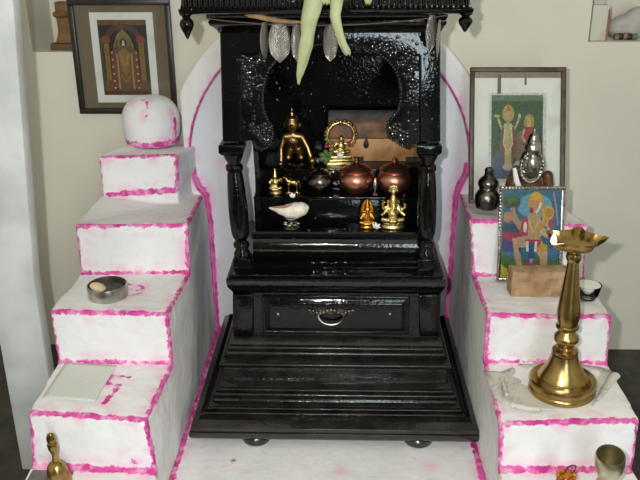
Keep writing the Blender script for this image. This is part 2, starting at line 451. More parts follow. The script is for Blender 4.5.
# ------------------------------------------------------------------ stepped ledges
def corners(y, q): return [at(px, py, y=y) for px, py in q]
YL = [1.164, 1.346, 1.540, 1.742]
SL = [  # front face of each step: top outer, top inner, bottom outer, bottom inner (photo)
    [(28.5, 412), (147, 419), (32, 466), (157, 472)], [(49, 311), (168, 313), (58, 362), (173, 364)],
    [(74.5, 225), (188, 224), (80.5, 274), (190, 273)], [(97.5, 156), (177, 154), (102, 195), (178, 190)]]
YR = [1.160, 1.357, 1.5525, 1.724]
SR = [[(640, 420), (499, 423), (633, 470), (499, 470)], [(612, 316), (487, 314), (608, 364), (484, 362)],
      [(589, 225), (469, 219), (585, 279), (472, 275)], None]
def ledge(name, label, S, Y, xin, side, extra, backtop, ni3):
    C = []
    for y, q in zip(Y, S):
        if q: C.append(corners(y, q))
    if S[3] is None:
        C.append([Vector((.480, Y[3], .512)), Vector((.345, Y[3], .512)), Vector((.482, Y[3], .424)), Vector((.342, Y[3], .424))])
    b = B()
    xo = C[0][2].x
    # lowest tread (its front lies outside the photo)
    fo, fi = C[0][2], C[0][3]
    b.hexa([(fo.x, .96, ZF-.001), (xin, .96, ZF-.001), (xin, Y[0]+.03, ZF-.001), (fo.x, Y[0]+.03, ZF-.001),
            (fo.x, .96, fo.z), (fi.x, .96, fi.z), (fi.x, Y[0]+.03, fi.z), (fo.x, Y[0]+.03, fo.z)])
    segs = [(fo, fi, .009)]
    for k in range(4):
        to, ti, bo, bi = C[k]
        if k < 3: no, ni = C[k+1][2], C[k+1][3]
        else: no, ni = backtop
        if k == 2:
            no = no + (no-to)*((1.86-no.y)/(no.y-to.y)); ni = ni3
        # extend past the next riser
        e = .03 if k < 2 else .0
        ext = lambda a, c: c + (c-a)*(e/max(.05, c.y-a.y))
        ko, ki = ext(to, no), ext(ti, ni)
        yb = ko.y
        cols = []
        for (t, m_, inn) in ((to, bo, 0), (ti, bi, 1), (ki, None, 1), (ko, None, 0)):
            if m_ is None:
                w = bi if inn else bo
                m_ = Vector((t.x*.6+w.x*.4, t.y, w.z))
            bx = xin if inn else xo
            if k == 3 and inn: bx = m_.x
            cols.append([(bx, t.y, ZF if k < 3 else .36), tuple(m_), tuple(t)])
        b.stack([[c[j] for c in cols] for j in range(3)])
        lw = .0068
        segs += [(to, ti, lw), (to, bo, lw*.8), (ti, bi, lw), (bo, bi, lw)]
        if k < 3: segs.append((ti, ni, lw*.95))
    segs += extra(C)
    b.remesh(.0045, 2, .5); roughen(b, .0022, 14); roughen(b, .0008, 60)
    root = thing(name, label, 'plaster ledge', ((xo+xin)/2, 1.4, ZF))
    o = obj('steps', b, 'plaster', root)
    paint(o, [(tuple(a), tuple(c), r) for a, c, r in segs])
    return root, o, C
def stroke(pts, z, r):
    P = [at(px, py, z=z) for px, py in pts]
    return [(p, q, r) for p, q in zip(P, P[1:])]
def extraL(C):
    z1 = (C[0][0].z+C[0][1].z+C[1][2].z+C[1][3].z)/4; z2 = (C[1][0].z+C[1][1].z)/2
    s = stroke([(110, 376), (129, 378)], z1, .0042) + stroke([(107, 385), (120, 386), (112, 395), (104, 404)], z1, .0045) + stroke([(112, 377), (107, 385)], z1, .0035)
    s += stroke([(128, 284), (143, 286), (141, 293), (131, 295)], z2, .0028) + stroke([(130, 289), (141, 290)], z2, .0024)
    s += [(C[0][3]+Vector((-.05, 0, .035)), C[0][3]+Vector((-.03, 0, .012)), .002)]
    s += [((-.3355, .95, .0), (-.3355, 1.86, .0), .0045)]
    return s
def extraR(C):
    s = [((.2834, .95, .0), (.2834, 1.86, .0), .0045)]
    s += [(at(458, 191, y=YS), at(472, 191, y=1.74), .004)]
    return s
_o4, _i4 = at(97.5, 156, y=YL[3]), at(177, 154, y=YL[3]); _ob, _ib = at(124, 145.5, z=.517), at(194, 147, y=1.85)
bl = (_o4+(_ob-_o4)*((1.98-_o4.y)/(_ob.y-_o4.y)), _i4+(_ib-_i4)*((1.98-_i4.y)/(_ib.y-_i4.y)))
ledge_l, steps_l, CL = ledge('stepped_ledge', 'white plaster stepped ledge with magenta edges and a round knob, left of the shrine', SL, YL, -.3355, -1, extraL, bl, at(204, 193, y=1.86))
ledge_r, steps_r, CRR = ledge('stepped_ledge', 'white plaster stepped ledge with magenta edges carrying the tall oil lamp, right of shrine', SR, YR, .2834, 1, extraR,
                  (Vector((.480, 1.97, .515)), Vector((.345, 1.97, .515))), at(459, 193, y=1.86))
# rounded knob on the top left step
KY = 1.888; kc = at(151.5, 122, y=KY)
zt4 = (CL[3][0].z+CL[3][1].z)/2-.002
b = B(); KR = (at(180, 120, y=KY).x-at(123, 120, y=KY).x)/2; ztop = at(151, 95.5, y=KY).z; hgt = ztop-zt4
prof = [(.90, -.004), (.93, .06*hgt), (.98, .22*hgt), (1.0, .40*hgt), (.98, .56*hgt), (.91, .71*hgt), (.79, .83*hgt), (.62, .92*hgt), (.42, .97*hgt), (.2, .995*hgt), (.01, hgt)]
b.lathe([(KR*r, z) for r, z in prof], (kc.x, KY, zt4), 64)
bmesh.ops.recalc_face_normals(b.bm, faces=b.bm.faces)
bmesh.ops.subdivide_edges(b.bm, edges=b.bm.edges, cuts=2, use_grid_fill=True, smooth=.6)
roughen(b, .0015, 20)
o = obj('knob', b, 'plaster', ledge_l)
sg = []
for i in range(24):
    a0, a1 = 2*PI*i/24, 2*PI*(i+1)/24
    sg.append(((kc.x+KR*.95*math.cos(a0), KY+KR*.95*math.sin(a0), zt4+.003), (kc.x+KR*.95*math.cos(a1), KY+KR*.95*math.sin(a1), zt4+.003), .0075))
rr = KR*1.0
sg += [((kc.x+rr*.98, KY-.03, zt4+.0), (kc.x+rr*.98, KY-.03, zt4+.085), .0075), ((kc.x+rr*.98, KY-.03, zt4+.085), (kc.x+rr*.8, KY-.02, zt4+.12), .004)]
tl = [at(130, 113, y=1.86), at(127, 109, y=1.865), at(134, 103, y=1.86), at(146, 99, y=1.85), at(148, 108, y=1.835), at(146, 118, y=1.825)]
sg += [(tl[i], tl[i+1], .0022) for i in range(5)]
paint(o, [(tuple(a), tuple(c), r) for a, c, r in sg])

# platform between the ledges
b = B(); NX, NY = 90, 130
gv = [[b._v((-.345+.64*i/NX, .95+.92*k/NY, 0)) for i in range(NX+1)] for k in range(NY+1)]
for k in range(NY):
    for i in range(NX): b.face([gv[k][i], gv[k][i+1], gv[k+1][i+1], gv[k+1][i]])
b.hexa([(-.345, .95, ZF), (.295, .95, ZF), (.295, 1.87, ZF), (-.345, 1.87, ZF), (-.345, .95, -.001), (.295, .95, -.001), (.295, 1.87, -.001), (-.345, 1.87, -.001)])
pf = obj('plaster_platform', b, 'plaster', None, (-.025, 1.4, ZF))
tag(pf, 'low white plaster platform under the black shrine, edged with magenta paint', 'platform')
ps = [((-.3325, .95, 0), (-.3325, 1.86, 0), .0065), ((.280, .95, 0), (.280, 1.86, 0), .0075), ((-.335, 1.852, 0), (.283, 1.852, 0), .007), ((-.32, 1.83, 0), (-.30, 1.84, 0), .004)]
for q in ((212, 455), (221, 452), (303, 463), (340, 470), (430, 466), (226, 466), (240, 470), (205, 470)):
    p = at(*q, z=0); ps.append((p, p+Vector((.003, 0, 0)), -.002))
paint(pf, [(tuple(a), tuple(c), r) for a, c, r in ps])

# ------------------------------------------------------------------ the shrine
YB, YC, YP = 1.535, 1.556, 1.547      # drawer front, columns, arch panel
BACK = 1.845
sh = thing('shrine', 'tall black lacquered wooden home shrine with columns, canopy and stepped base, standing in the alcove', 'shrine', (-.0155, 1.6, 0))
def secs(rows, yb=BACK):
    out = []
    for py, y, xl, xr in rows:
        l, r = at(xl, py, y=y), at(xr, py, y=y)
        out.append((l.x, r.x, y, yb, (l.z+r.z)/2))
    return out
def nose(py0, py1, y, xl, xr, bulge=.005):
    """rounded moulding between two photo rows"""
    rows = []
    for k in range(17):
        t = k/16; s_ = math.sin(t*PI)
        rows.append((py0+(py1-py0)*t, y-bulge*s_, xl-3*s_, xr+3*s_))
    return rows
b = B(); b.loft_rect(secs([(440, 1.346, 191, 478), (438, 1.342, 189, 480), (434.5, 1.342, 189, 480), (433.8, 1.346, 191, 478), (432.8, 1.343, 190, 479), (429.5, 1.343, 190.5, 479), (421, 1.364, 199, 472), (419.5, 1.40, 203, 468)])); b.bevel(.0012, 3, 30)
base = obj('base', b, 'lacquer_dusty', sh, ang=60)
def flight(name, rows):
    b = B(); b.loft_rect(secs(rows)); b.bevel(.0012, 3, 62); return obj(name, b, 'lacquer_dusty', sh, smooth=True, ang=60)
def bead(p0, p1, y, n=9, bulge=.0035):
    return [('b', p0+(p1-p0)*k/(n-1), y-bulge*math.sin(PI*k/(n-1))) for k in range(n)]
def widths(rows, lx, rx):
    itp = lambda t, tb: next((a[1]+(c[1]-a[1])*(t-a[0])/(c[0]-a[0]) for a, c in zip(tb, tb[1:]) if a[0] <= t <= c[0]), tb[-1][1] if t > tb[-1][0] else tb[0][1])
    return [(r[-2], r[-1], itp(r[-2], lx), itp(r[-2], rx)) for r in reversed(rows)]
up = [(336.5, 1.533), (341, 1.522), (345, 1.514), (346.5, 1.517)] + bead(347, 351, 1.511) + [(351.7, 1.513)] + bead(352.3, 357, 1.505) + [(357.8, 1.507), (359, 1.497), (363, 1.485)] + bead(363.5, 368.5, 1.482, 11, .006) + [(369, 1.490)]
lo_ = [(381, 1.480), (383, 1.470), (388, 1.453), (388.8, 1.455)] + bead(389.2, 392.8, 1.449) + [(393.5, 1.451)] + bead(394, 398.3, 1.443) + [(399.5, 1.449), (402, 1.447), (403, 1.438), (407, 1.425), (407.8, 1.427)] + bead(408.2, 411.6, 1.420) + [(412, 1.422)] + bead(412.5, 417.5, 1.415, 11, .006) + [(419, 1.422), (421.5, 1.414)]
LXU = [(336, 233), (345, 229.5), (351, 228), (357, 225), (363, 222), (368, 219)]; RXU = [(336, 439), (345, 442), (357, 446), (363, 449), (368, 452)]
LXL = [(381, 222.5), (389, 219.5), (398, 213), (403, 212.5), (408, 207.5), (417, 201), (421, 205)]; RXL = [(381, 448), (389, 451.5), (398, 457), (403, 457.5), (408, 461), (417, 467), (421, 463)]
flight('lower_step', widths(lo_, LXL, RXL))
flight('recessed_riser', [(385, 1.484, 224, 446), (364.5, 1.484, 224.5, 446)])
flight('upper_step', widths(up, LXU, RXU))
for fx, bx in ((255, 1), (419, 1), (262, 0), (412, 0)):
    p = at(fx, 449, z=0); yy = 1.375 if bx else 1.80
    p = Vector((p.x, yy, 0))
    b = B(); b.lathe([(.020, 0), (.029, .003), (.0315, .008), (.0315, .016), (.027, .021), (.024, .0265)], p, 32)
    obj('bun_foot', b, 'lacquer_dusty', sh)
# body with drawer
b = B(); b.loft_rect(secs([(337, YB, 233.5, 440), (288, YB, 232.5, 441)]))
b.bevel(.002, 1); obj('lower_cabinet', b, 'lacquer', sh, smooth=False)
for xl, xr in ((233.5, 254), (419, 440)):
    b = B(); l0, l1, u0, u1 = at(xl, 335, y=YB), at(xr, 335, y=YB), at(xl-.5, 293, y=YB), at(xr-.5, 293, y=YB)
    b.hexa([(l0.x, YB-.010, l0.z), (l1.x, YB-.010, l1.z), (l1.x, YB+.01, l1.z), (l0.x, YB+.01, l0.z), (u0.x, YB-.010, u0.z), (u1.x, YB-.010, u1.z), (u1.x, YB+.01, u1.z), (u0.x, YB+.01, u0.z)])
    b.bevel(.0035, 4); obj('corner_post', b, 'lacquer', sh)
dr = B()
d0, d1 = at(263, 333, y=YB), at(410, 296, y=YB)
def framed(b, x0, x1, z0, z1, y, w, dep):
    """raised panel: outer rim, sloped to a proud centre"""
    rs = [(x0, x1, z0, z1, y+.004), (x0, x1, z0, z1, y-.003), (x0+w*.35, x1-w*.35, z0+w*.35, z1-w*.35, y-.004), (x0+w*.45, x1-w*.45, z0+w*.45, z1-w*.45, y-.0005), (x0+w, x1-w, z0+w, z1-w, y-dep), ]
    b.stack([[(a, yy, c), (bb, yy, c), (bb, yy, d), (a, yy, d)] for a, bb, c, d, yy in rs])
framed(dr, d0.x, d1.x, d0.z, d1.z, YB-.001, .017, .007)
dr.bevel(.0016, 4, 12); drawer = obj('drawer', dr, 'lacquer', sh, ang=60)
# ornate bail handle
hb = B(); hc = at(331, 317, y=YB-.010); yh = YB-.010
for k in range(13):
    t = (k-6)/6; x = hc.x+t*.047
    hb.sphere((x, yh, hc.z+.012+.004*math.cos(t*PI*2.0)), (.0052, .004, .0062-.002*abs(t)), 0, 10, 8)
hb.box(hc.x-.045, hc.x+.045, yh, yh+.004, hc.z+.008, hc.z+.016)
obj('handle_plate', hb, 'silver_dark', drawer)
hb = B(); hb.tube([(hc.x+.028*math.cos(PI+PI*k/14), yh-.004-.006*math.sin(PI*k/14), hc.z+.006+.020*math.sin(PI+PI*k/14), .0026) for k in range(15)], 8)
for sx in (-1, 1): hb.sphere((hc.x+sx*.028, yh-.002, hc.z+.007), .0048, 0, 10, 8)
obj('bail_handle', hb, 'silver_dark', drawer)
for px in (278, 390):
    p = at(px, 314, y=YB-.008); hb = B(); hb.sphere(p, .0032, 0, 10, 8); obj('stud', hb, 'steel', drawer)
# plinth moulding between drawer and columns
b = B(); b.loft_rect(secs([(293, 1.531, 233, 440.5), (291, 1.526, 231, 442), (288, 1.520, 227.5, 444.5), (283, 1.516, 226, 446), (279, 1.517, 226.5, 445.5), (278, 1.522, 229, 443), (275.5, 1.520, 228.5, 443.5), (273.5, 1.526, 231, 440), (272, 1.531, 232.5, 438.5), (271, 1.534, 233, 438)]))
obj('plinth_moulding', b, 'lacquer_panel', sh, ang=60)
# rails above the plinth, convex apron, shelf tiers
YS1, YS2, YS3 = 1.565, 1.617, 1.690
def px_box(xl, xr, pt, pb_, y, dep):
    a, c = at(xl, pb_, y=y), at(xr, pt, y=y)
    return (a.x, c.x, y, y+dep, a.z, c.z)
b = B(); b.loft_rect(secs([(272, 1.545, 250, 418), (270, 1.540, 250, 418), (266.5, 1.540, 250, 418), (265.5, 1.546, 251, 417), (262, 1.544, 251, 417), (260, 1.552, 251, 417)]))
obj('front_rail', b, 'lacquer', sh, ang=60)
ap = []
for k in range(9):
    t = k/8; ap.append((262-24*t, 1.575-.012*math.sin(t*PI)-.004*t, 253, 421))
b = B(); b.loft_rect(secs(ap, 1.63)); obj('apron', b, 'lacquer_panel', sh)
b = B(); b.loft_rect(secs([(239, YS1+.003, 252, 424), (237.5, YS1-.002, 251.5, 424.5), (234, YS1-.002, 251.5, 424.5), (232, YS1+.001, 252, 424)]))
obj('lower_shelf', b, 'lacquer', sh); ZS1 = at(334, 232, y=YS1).z
xs_l, xs_r = at(254, 210, y=YS2).x, at(424, 210, y=YS2).x
ZS2 = at(334, 197, y=YS2).z; ZS3 = at(334, 169, y=YS3).z
b = B(); b.box(xs_l, xs_r, YS2+.003, BACK-.012, ZS1-.004, ZS2-.006); b.box(xs_l, xs_r, YS2-.002, BACK-.012, ZS2-.007, ZS2); b.bevel(.0018, 2)
obj('middle_shelf', b, 'lacquer', sh)
b = B(); b.box(xs_l+.004, xs_r-.004, YS3+.003, BACK-.012, ZS2, ZS3-.006); b.box(xs_l+.004, xs_r-.004, YS3-.002, BACK-.012, ZS3-.006, ZS3); b.bevel(.0018, 2)
obj('upper_shelf', b, 'lacquer', sh)
def P2(px, py, y=YP):
    p = at(px, py, y=y); return (p.x, p.z)
def glint_bumps(b, spots, y, r=.0034, h=.0007):
    """flattened lens bumps added on the lacquer to catch sparkles of the flash"""
    for px, py in spots:
        x, z = P2(px, py, y); k = R.uniform(.6, 1.25); b.sphere((x, y, z), (r*k, h*k, r*k*R.uniform(.8, 1.3)), 1, 14, 10)
# back and sides
zb, ztp = at(334, 290, y=1.83).z, .90
b = B(); b.box(xs_l-.004, xs_r+.004, BACK-.012, BACK, .26, .86)
glint_bumps(b, [(R.uniform(272, 395), R.uniform(52, 125)) for _ in range(30)], BACK-.012)
obj('back_panel', b, ['lacquer', 'lacquer_rough'], sh, ang=40)
def side_panel(x, y0):
    b = B(); poly = [(BACK-.012, .30), (y0-.012, .30), (y0-.010, .36), (y0-.003, .41), (y0-.008, .46), (y0+.0, .50), (y0-.010, .535), (y0-.018, .565), (y0-.022, .59), (y0-.022, .86), (BACK-.012, .86)]
    fine = []
    v0 = [b._v((x-.005, p[0], p[1])) for p in poly]; v1 = [b._v((x+.005, p[0], p[1])) for p in poly]
    b.face(v0); b.face(list(reversed(v1)))
    for i in range(len(poly)): b.face([v0[i], v0[(i+1) % len(poly)], v1[(i+1) % len(poly)], v1[i]])
    obj('side_panel', b, 'lacquer', sh, smooth=False)
side_panel(at(257, 180, y=1.612).x, 1.622); side_panel(at(421, 180, y=1.6).x, 1.60)
# columns
def column(cx_top, cx_bot, wpx):
    ct, cb = at(cx_top, 148, y=YC), at(cx_bot, 262, y=YC)
    k = .0022
    b = B(); q = at(cx_bot, 271, y=YC); w = .0195
    zt_ = at(cx_bot, 256, y=YC).z
    b.box(cb.x-w, cb.x+w, YC-w, YC+w, q.z-.002, zt_); b.bevel(.003, 4)
    colo = obj('column_base', b, 'lacquer', sh, ang=60)
    prof = [(257, .017), (255, .0185), (252, .0175), (249, .013), (247.5, .0125), (246.5, .0165), (244.5, .0175), (242.5, .0165), (241, .0125), (239.5, .012), (237, .0165), (232, .0192), (222, .0205), (205, .0205), (188, .0190), (174, .0165), (171, .0150), (170, .0175), (167, .0185), (165, .0175), (163.5, .0135), (161, .0150), (157, .0195), (154, .0215), (151, .019), (149, .017)]
    pts = []
    for py, r in prof:
        t = (262-py)/(262-148.); cx = cb.x+(ct.x-cb.x)*t; z = at(cx_bot, py, y=YC).z
        pts.append((cx, z, r))
    b = B(); seg = 32
    b.stack([[(x+r*math.cos(2*PI*i/seg), YC+r*math.sin(2*PI*i/seg), z) for i in range(seg)] for x, z, r in pts])
    obj('column_shaft', b, 'lacquer', sh)
    z0, z1 = at(cx_top, 153, y=YC).z, at(cx_top, 142, y=YC).z
    b = B(); b.loft_rect([(ct.x-.020, ct.x+.020, YC-.020, YC+.020, z0), (ct.x-.0255, ct.x+.0255, YC-.0255, YC+.0255, z0+.006), (ct.x-.0255, ct.x+.0255, YC-.0255, YC+.0255, z1-.002), (ct.x-.023, ct.x+.023, YC-.023, YC+.023, z1)]); b.bevel(.002, 4)
    obj('column_capital', b, 'lacquer', sh, ang=60)
column(232.5, 243, 9); column(428, 425.5, 9)
# cusped arch panel
left_edge = [(222.5, 142), (245, 142), (250, 140.5), (254, 142.5), (257, 147), (262, 149.5), (267, 147.5), (271, 142), (273, 134), (271.5, 126), (267.5, 119), (264, 111), (262.5, 101), (263, 90), (265, 79), (269, 69), (276, 60), (286, 53), (298, 48), (312, 45), (332, 43)]
right_edge = [(352, 45), (366, 48), (378, 53), (388, 60), (395, 69), (399, 79), (401, 90), (400.5, 101), (398, 110), (393, 117), (388.5, 122), (387, 129), (388.5, 136), (393, 140), (398, 139.5), (400, 144), (405, 146), (410, 142), (416, 142), (440.5, 142)]
poly = [P2(*q) for q in left_edge+right_edge] + [P2(440.5, 24), P2(219.5, 24)]
b = B(); b.prism(poly, YP, YP+.018); b.bevel(.0025, 4, 50)
R.seed(11)
sp_ = [(R.uniform(352, 418), R.uniform(37, 44)) for _ in range(16)]+[(R.gauss(402, 7), R.gauss(54, 7)) for _ in range(34)]+[(R.uniform(405, 419), R.uniform(60, 135)) for _ in range(14)]+[(R.uniform(424, 438), R.uniform(30, 135)) for _ in range(8)]
sp_ += [(R.uniform(243, 262), R.uniform(58, 90)) for _ in range(20)]+[(R.uniform(242, 258), R.uniform(95, 138)) for _ in range(9)]+[(R.uniform(300, 390), R.uniform(34, 42)) for _ in range(14)]
glint_bumps(b, [q for q in sp_ if 224 < q[0] < 438 and q[1] > 28], YP)
panel = obj('arch_panel', b, ['lacquer_panel', 'lacquer_rough'], sh, ang=60)
edge = [P2(*q) for q in (left_edge[3:]+right_edge[:-2])]
b = B()
# pearl carving along the cusped edge and leaf scrolls in the spandrels
dense = []
for (x0, z0), (x1, z1) in zip(edge, edge[1:]):
    n = max(1, int(math.hypot(x1-x0, z1-z0)/.0055))
    for k in range(n): dense.append((x0+(x1-x0)*k/n, z0+(z1-z0)*k/n))
for x, z in dense: b.sphere((x, YP-.001, z), (.0036, .0034, .0036), 0, 14, 10)
R.seed(3)
for cx, cy in ((410, 55), (401, 62), (414, 66), (392, 52), (408, 74), (253, 62), (247, 70), (262, 58), (250, 82), (243, 60), (384, 47), (376, 46), (413, 84), (247, 95), (413, 100), (254, 128), (261, 136), (266, 128), (393, 131), (397, 128), (404, 136), (268, 140)):
    x, z = P2(cx, cy)
    for j in range(5):
        a = j*2*PI/5+R.random(); b.sphere((x+.0075*math.cos(a), YP-.0005, z+.0075*math.sin(a)), (.0062, .0034, .0062), 0, 16, 12)
    b.sphere((x, YP-.002, z), (.005, .004, .005), 0, 16, 12)
obj('carved_border', b, 'lacquer_rough', panel)
b = B()
for a_, c_ in (((240, 142), (240, 54)), ((240, 54), (420, 55)), ((420, 55), (421, 142))):
    p, q = P2(*a_), P2(*c_)
    b.tube([(p[0], YP-.001, p[1], .0028), (q[0], YP-.001, q[1], .0028)], 8)
obj('panel_bead', b, 'lacquer', panel)
# shoulder mouldings under the canopy
YSH = 1.515
b = B(); b.loft_rect(secs([(33, 1.545, 219, 440.5), (30, 1.540, 217, 442), (27, 1.532, 213, 444), (26, 1.526, 210.5, 445.5), (23.5, 1.520, 208.5, 446.5), (21, 1.520, 208, 447), (20, 1.526, 210, 446), (18.5, 1.518, 206.5, 447.5), (16, 1.512, 206, 448), (12, 1.512, 206, 448)], 1.80))
obj('shoulder_moulding', b, 'lacquer_panel', sh, ang=60)
b = B(); b.loft_rect(secs([(14.5, 1.48, 182, 470), (13, 1.470, 179, 473), (9, 1.468, 178, 474), (8, 1.474, 180, 472), (4, 1.476, 181, 471), (-4, 1.476, 181, 471), (-6, 1.468, 178, 474), (-12, 1.460, 175, 477), (-14, 1.50, 186, 466), (-24, 1.55, 210, 440)], 1.83))
canopy = obj('canopy', b, 'lacquer_panel', sh, ang=60)
b = B(); a0, a1 = at(182, 2, y=1.474), at(470, 2, y=1.474)
nfl = 54; z0, z1 = at(326, 8, y=1.474).z, at(326, -4, y=1.474).z
for k in range(nfl):
    x = a0.x+(a1.x-a0.x)*(k+.5)/nfl
    b.tube([(x, 1.474, z0+.001, .0022), (x, 1.4725, z0+.004, .0042), (x, 1.472, (z0+z1)/2, .0044), (x, 1.471, z1, .0042)], 16)
obj('fluted_frieze', b, 'lacquer_rough', canopy)
for px, p0 in ((186, 13), (466, 13)):
    p = at(px, p0, y=1.485)
    L_ = p.z - at(px, 39 if px < 300 else 32, y=1.485).z
    b = B(); b.lathe([(.004, .002), (.012, 0), (.0125, -.06*L_), (.008, -.14*L_), (.0075, -.20*L_), (.0115, -.28*L_), (.0135, -.42*L_), (.0115, -.58*L_), (.0065, -.78*L_), (.0035, -.93*L_), (.0012, -1.0*L_)], p, 24)
    obj('drop_finial', b, 'lacquer', canopy)

# ------------------------------------------------------------------ hangings on the shrine
def silver_leaf(px, pt, pb_, wpx, y, rz, label):
    t, e = at(px, pt, y=y), at(px, pb_, y=y); Lh = t.z-e.z
    w = (at(px+wpx/2, pt, y=y)-at(px-wpx/2, pt, y=y)).length
    b = B(); NU, NV = 10, 20; g = []
    for k in range(NV+1):
        v = k/NV
        hw = .5*w*max(.04, (math.sin(PI*min(1, v*.86+.10)))**.55)
        if v > .8: hw *= max(.03, 1-((v-.8)/.2)**2.2)
        g.append([b._v((hw*(i/NU*2-1), -.006*math.cos((i/NU*2-1)*1.2)*hw/(.5*w)+.002+.003*math.sin(v*3), -Lh*v)) for i in range(NU+1)])
    for k in range(NV):
        for i in range(NU): b.face([g[k][i], g[k][i+1], g[k+1][i+1], g[k+1][i]])
    o = obj('silver_leaf', b, 'silverleaf', None, t, local=True, solid=.0006); o.rotation_euler.z = rz
    tag(o, label, 'hanging ornament', 'embossed silver leaves hung across the shrine front')
YH = 1.503
silver_leaf(279, 22, 63, 22, YH, 0, 'broad embossed silver leaf hanging left of the drooping pale green leaf, largest of the row')
silver_leaf(297.5, 23, 63, 13, YH, .3, 'embossed silver leaf half hidden behind the long drooping pale green leaf')
silver_leaf(265, 22, 60, 20, YH, 1.25, 'silver leaf turned edge-on, leftmost of the row under the canopy')
silver_leaf(330, 24, 62, 15, YH, -.2, 'pointed silver leaf hanging beside the shorter drooping pale green leaf')
silver_leaf(432.5, 15, 52, 12, YH, .3, 'embossed silver leaf hanging at the right corner of the shrine')
silver_leaf(440, 19, 58, 14, YH, 1.3, 'silver leaf turned edge-on, rightmost of the row at the shrine corner')
b = B(); p0, p1 = at(206, 18, y=1.506), at(447, 15, y=1.506); pts = []
for k in range(31):
    t = k/30; p = p0.lerp(p1, t); pts.append((p.x, 1.503, p.z-.016*math.sin(PI*t)**.8, .0009))
tag(obj('thread', b.tube(pts, 6), 'thread', None, p0), 'thin brown thread stretched under the canopy carrying the silver leaves', 'thread')
def curled_leaf(name, path, y, label, m_, twist=0., depth=.5):
    b = B(); g = []
    for j, (px, py, wp, yy) in enumerate(path):
        p = at(px, py, y=y+yy); w = wp*.84/779*1.5/2
        row = []
        for i in range(11):
            a = -1.9+3.8*i/10
            tw = twist*j/len(path)
            lx, ly = math.sin(a*.85)*w, -math.cos(a)*w*depth
            row.append(b._v((p.x+lx*math.cos(tw)-ly*math.sin(tw), p.y+lx*math.sin(tw)+ly*math.cos(tw), p.z+.002*math.sin(i*1.7+j*1.3))))
        g.append(row)
    for k in range(len(g)-1):
        for i in range(10): b.face([g[k][i], g[k][i+1], g[k+1][i+1], g[k+1][i]])
    bmesh.ops.subdivide_edges(b.bm, edges=b.bm.edges, cuts=1, use_grid_fill=True, smooth=.5)
    p = at(path[0][0], path[0][1], y=y)
    tag(obj(name, b, m_, None, p, solid=.0008), label, 'leaf', 'drying leaves hung over the shrine canopy')
curled_leaf('mango_leaf', [(315, -12, 20, .0), (314, 0, 21, 0), (312, 10, 21, 0), (309, 22, 19, 0), (308, 34, 15, 0), (306, 46, 16, .004), (304, 56, 13, .006), (302, 66, 11, .01), (300, 74, 8, .012), (299, 80, 4, .014), (298.5, 84, 2, .014)], 1.455, 'long pale green drying leaf drooping over the left half of the canopy', 'dryleaf', .4)
curled_leaf('mango_leaf', [(332, -10, 16, .0), (337, 0, 14, 0), (336, 8, 13, 0), (335, 16, 12, 0), (337, 26, 11, 0), (340, 36, 10, .003), (343, 44, 10, .006), (346, 50, 10, .008), (348, 55, 7, .01)], 1.455, 'shorter pale green drying leaf twisting down beside the long one', 'dryleaf', -.6)
curled_leaf('mango_leaf', [(322, -10, 16, .0), (325, -2, 12, 0), (327, 4, 7, 0)], 1.452, 'stub of pale green leaf between the two drooping leaves at the canopy top', 'dryleaf', .2)
curled_leaf('mango_leaf', [(368, -12, 12, .0), (368, -2, 10, 0), (368, 4, 4, 0)], 1.455, 'small pale green leaf tip at the top edge, right of the drooping leaves', 'dryleaf', .2)
b = B(); b.tube([(*at(244, 14, y=1.495), .0015), (*at(250, 15.5, y=1.49), .0045), (*at(258, 16.5, y=1.487), .005), (*at(268, 19, y=1.487), .005), (*at(280, 21, y=1.487), .0045), (*at(292, 22, y=1.487), .004), (*at(302, 22, y=1.487), .002)], 10)
tag(obj('dry_leaf', b, 'tanleaf', None, at(270, 20, y=1.487)), 'tan withered leaf lying along the thread above the silver leaves', 'leaf')

# ------------------------------------------------------------------ things on the shrine shelves
def rootpos(px, z, y): return Vector((at(px, 200, y=y).x, y, z))
def xy(px, py, z, y):   # x of a photo column at depth y and height z
    t = at(px, py, y=y); return Vector((t.x, y, z))
def blob(spec, h, voxel, smooth=3):
    b = B()
    for s_ in spec:
        if s_[0] == 's': b.sphere(s_[1], s_[2], 0, 16, 10)
        elif s_[0] == 'c': b.chain(s_[1])
        elif s_[0] == 'l': b.lathe(s_[1], (0, 0, 0), 28, sy=s_[2] if len(s_) > 2 else 1)
        elif s_[0] == 'b': b.box(*s_[1])
    b.scale(h); b.remesh(voxel, smooth)
    return b
def mir(pts): return [(-p[0],)+tuple(p[1:]) for p in pts]
def place(name, b, m_, px, py, z, y, label, cat, rz=0, group=None):
    loc = xy(px, py, z, y); o = obj(name, b, m_, None, loc, local=True); o.rotation_euler.z = rz
    tag(o, label, cat, group); return o
# chest
ch_y = 1.752
c0, c1 = at(329, 163, y=ch_y), at(414, 163, y=ch_y); cz = ZS3
Hb = at(370, 138, y=ch_y).z-cz; Hl = at(370, 121, y=ch_y).z-cz
root = thing('wooden_chest', 'small old tan leather chest with a grey worn lid at the back of the shrine', 'chest', ((c0.x+c1.x)/2, ch_y+.03, cz))
dp = .062
b = B(); b.box(c0.x, c1.x, ch_y, ch_y+dp, cz, cz+Hb-.002); b.bevel(.003, 2); obj('body', b, 'leather', root)
b = B(); prof = [(ch_y-.001, cz+Hb), (ch_y-.001, cz+Hl-.006), (ch_y+.004, cz+Hl), (ch_y+.016, cz+Hl+.010), (ch_y+.034, cz+Hl+.016), (ch_y+dp, cz+Hl+.012), (ch_y+dp, cz+Hb)]
v0 = [b._v((c0.x-.002, p[0], p[1])) for p in prof]; v1 = [b._v((c1.x+.002, p[0], p[1])) for p in prof]
b.face(v0); b.face(list(reversed(v1)))
for i in range(len(prof)): b.face([v0[i], v0[(i+1) % len(prof)], v1[(i+1) % len(prof)], v1[i]], 1 if 2 <= i <= 4 else 0)
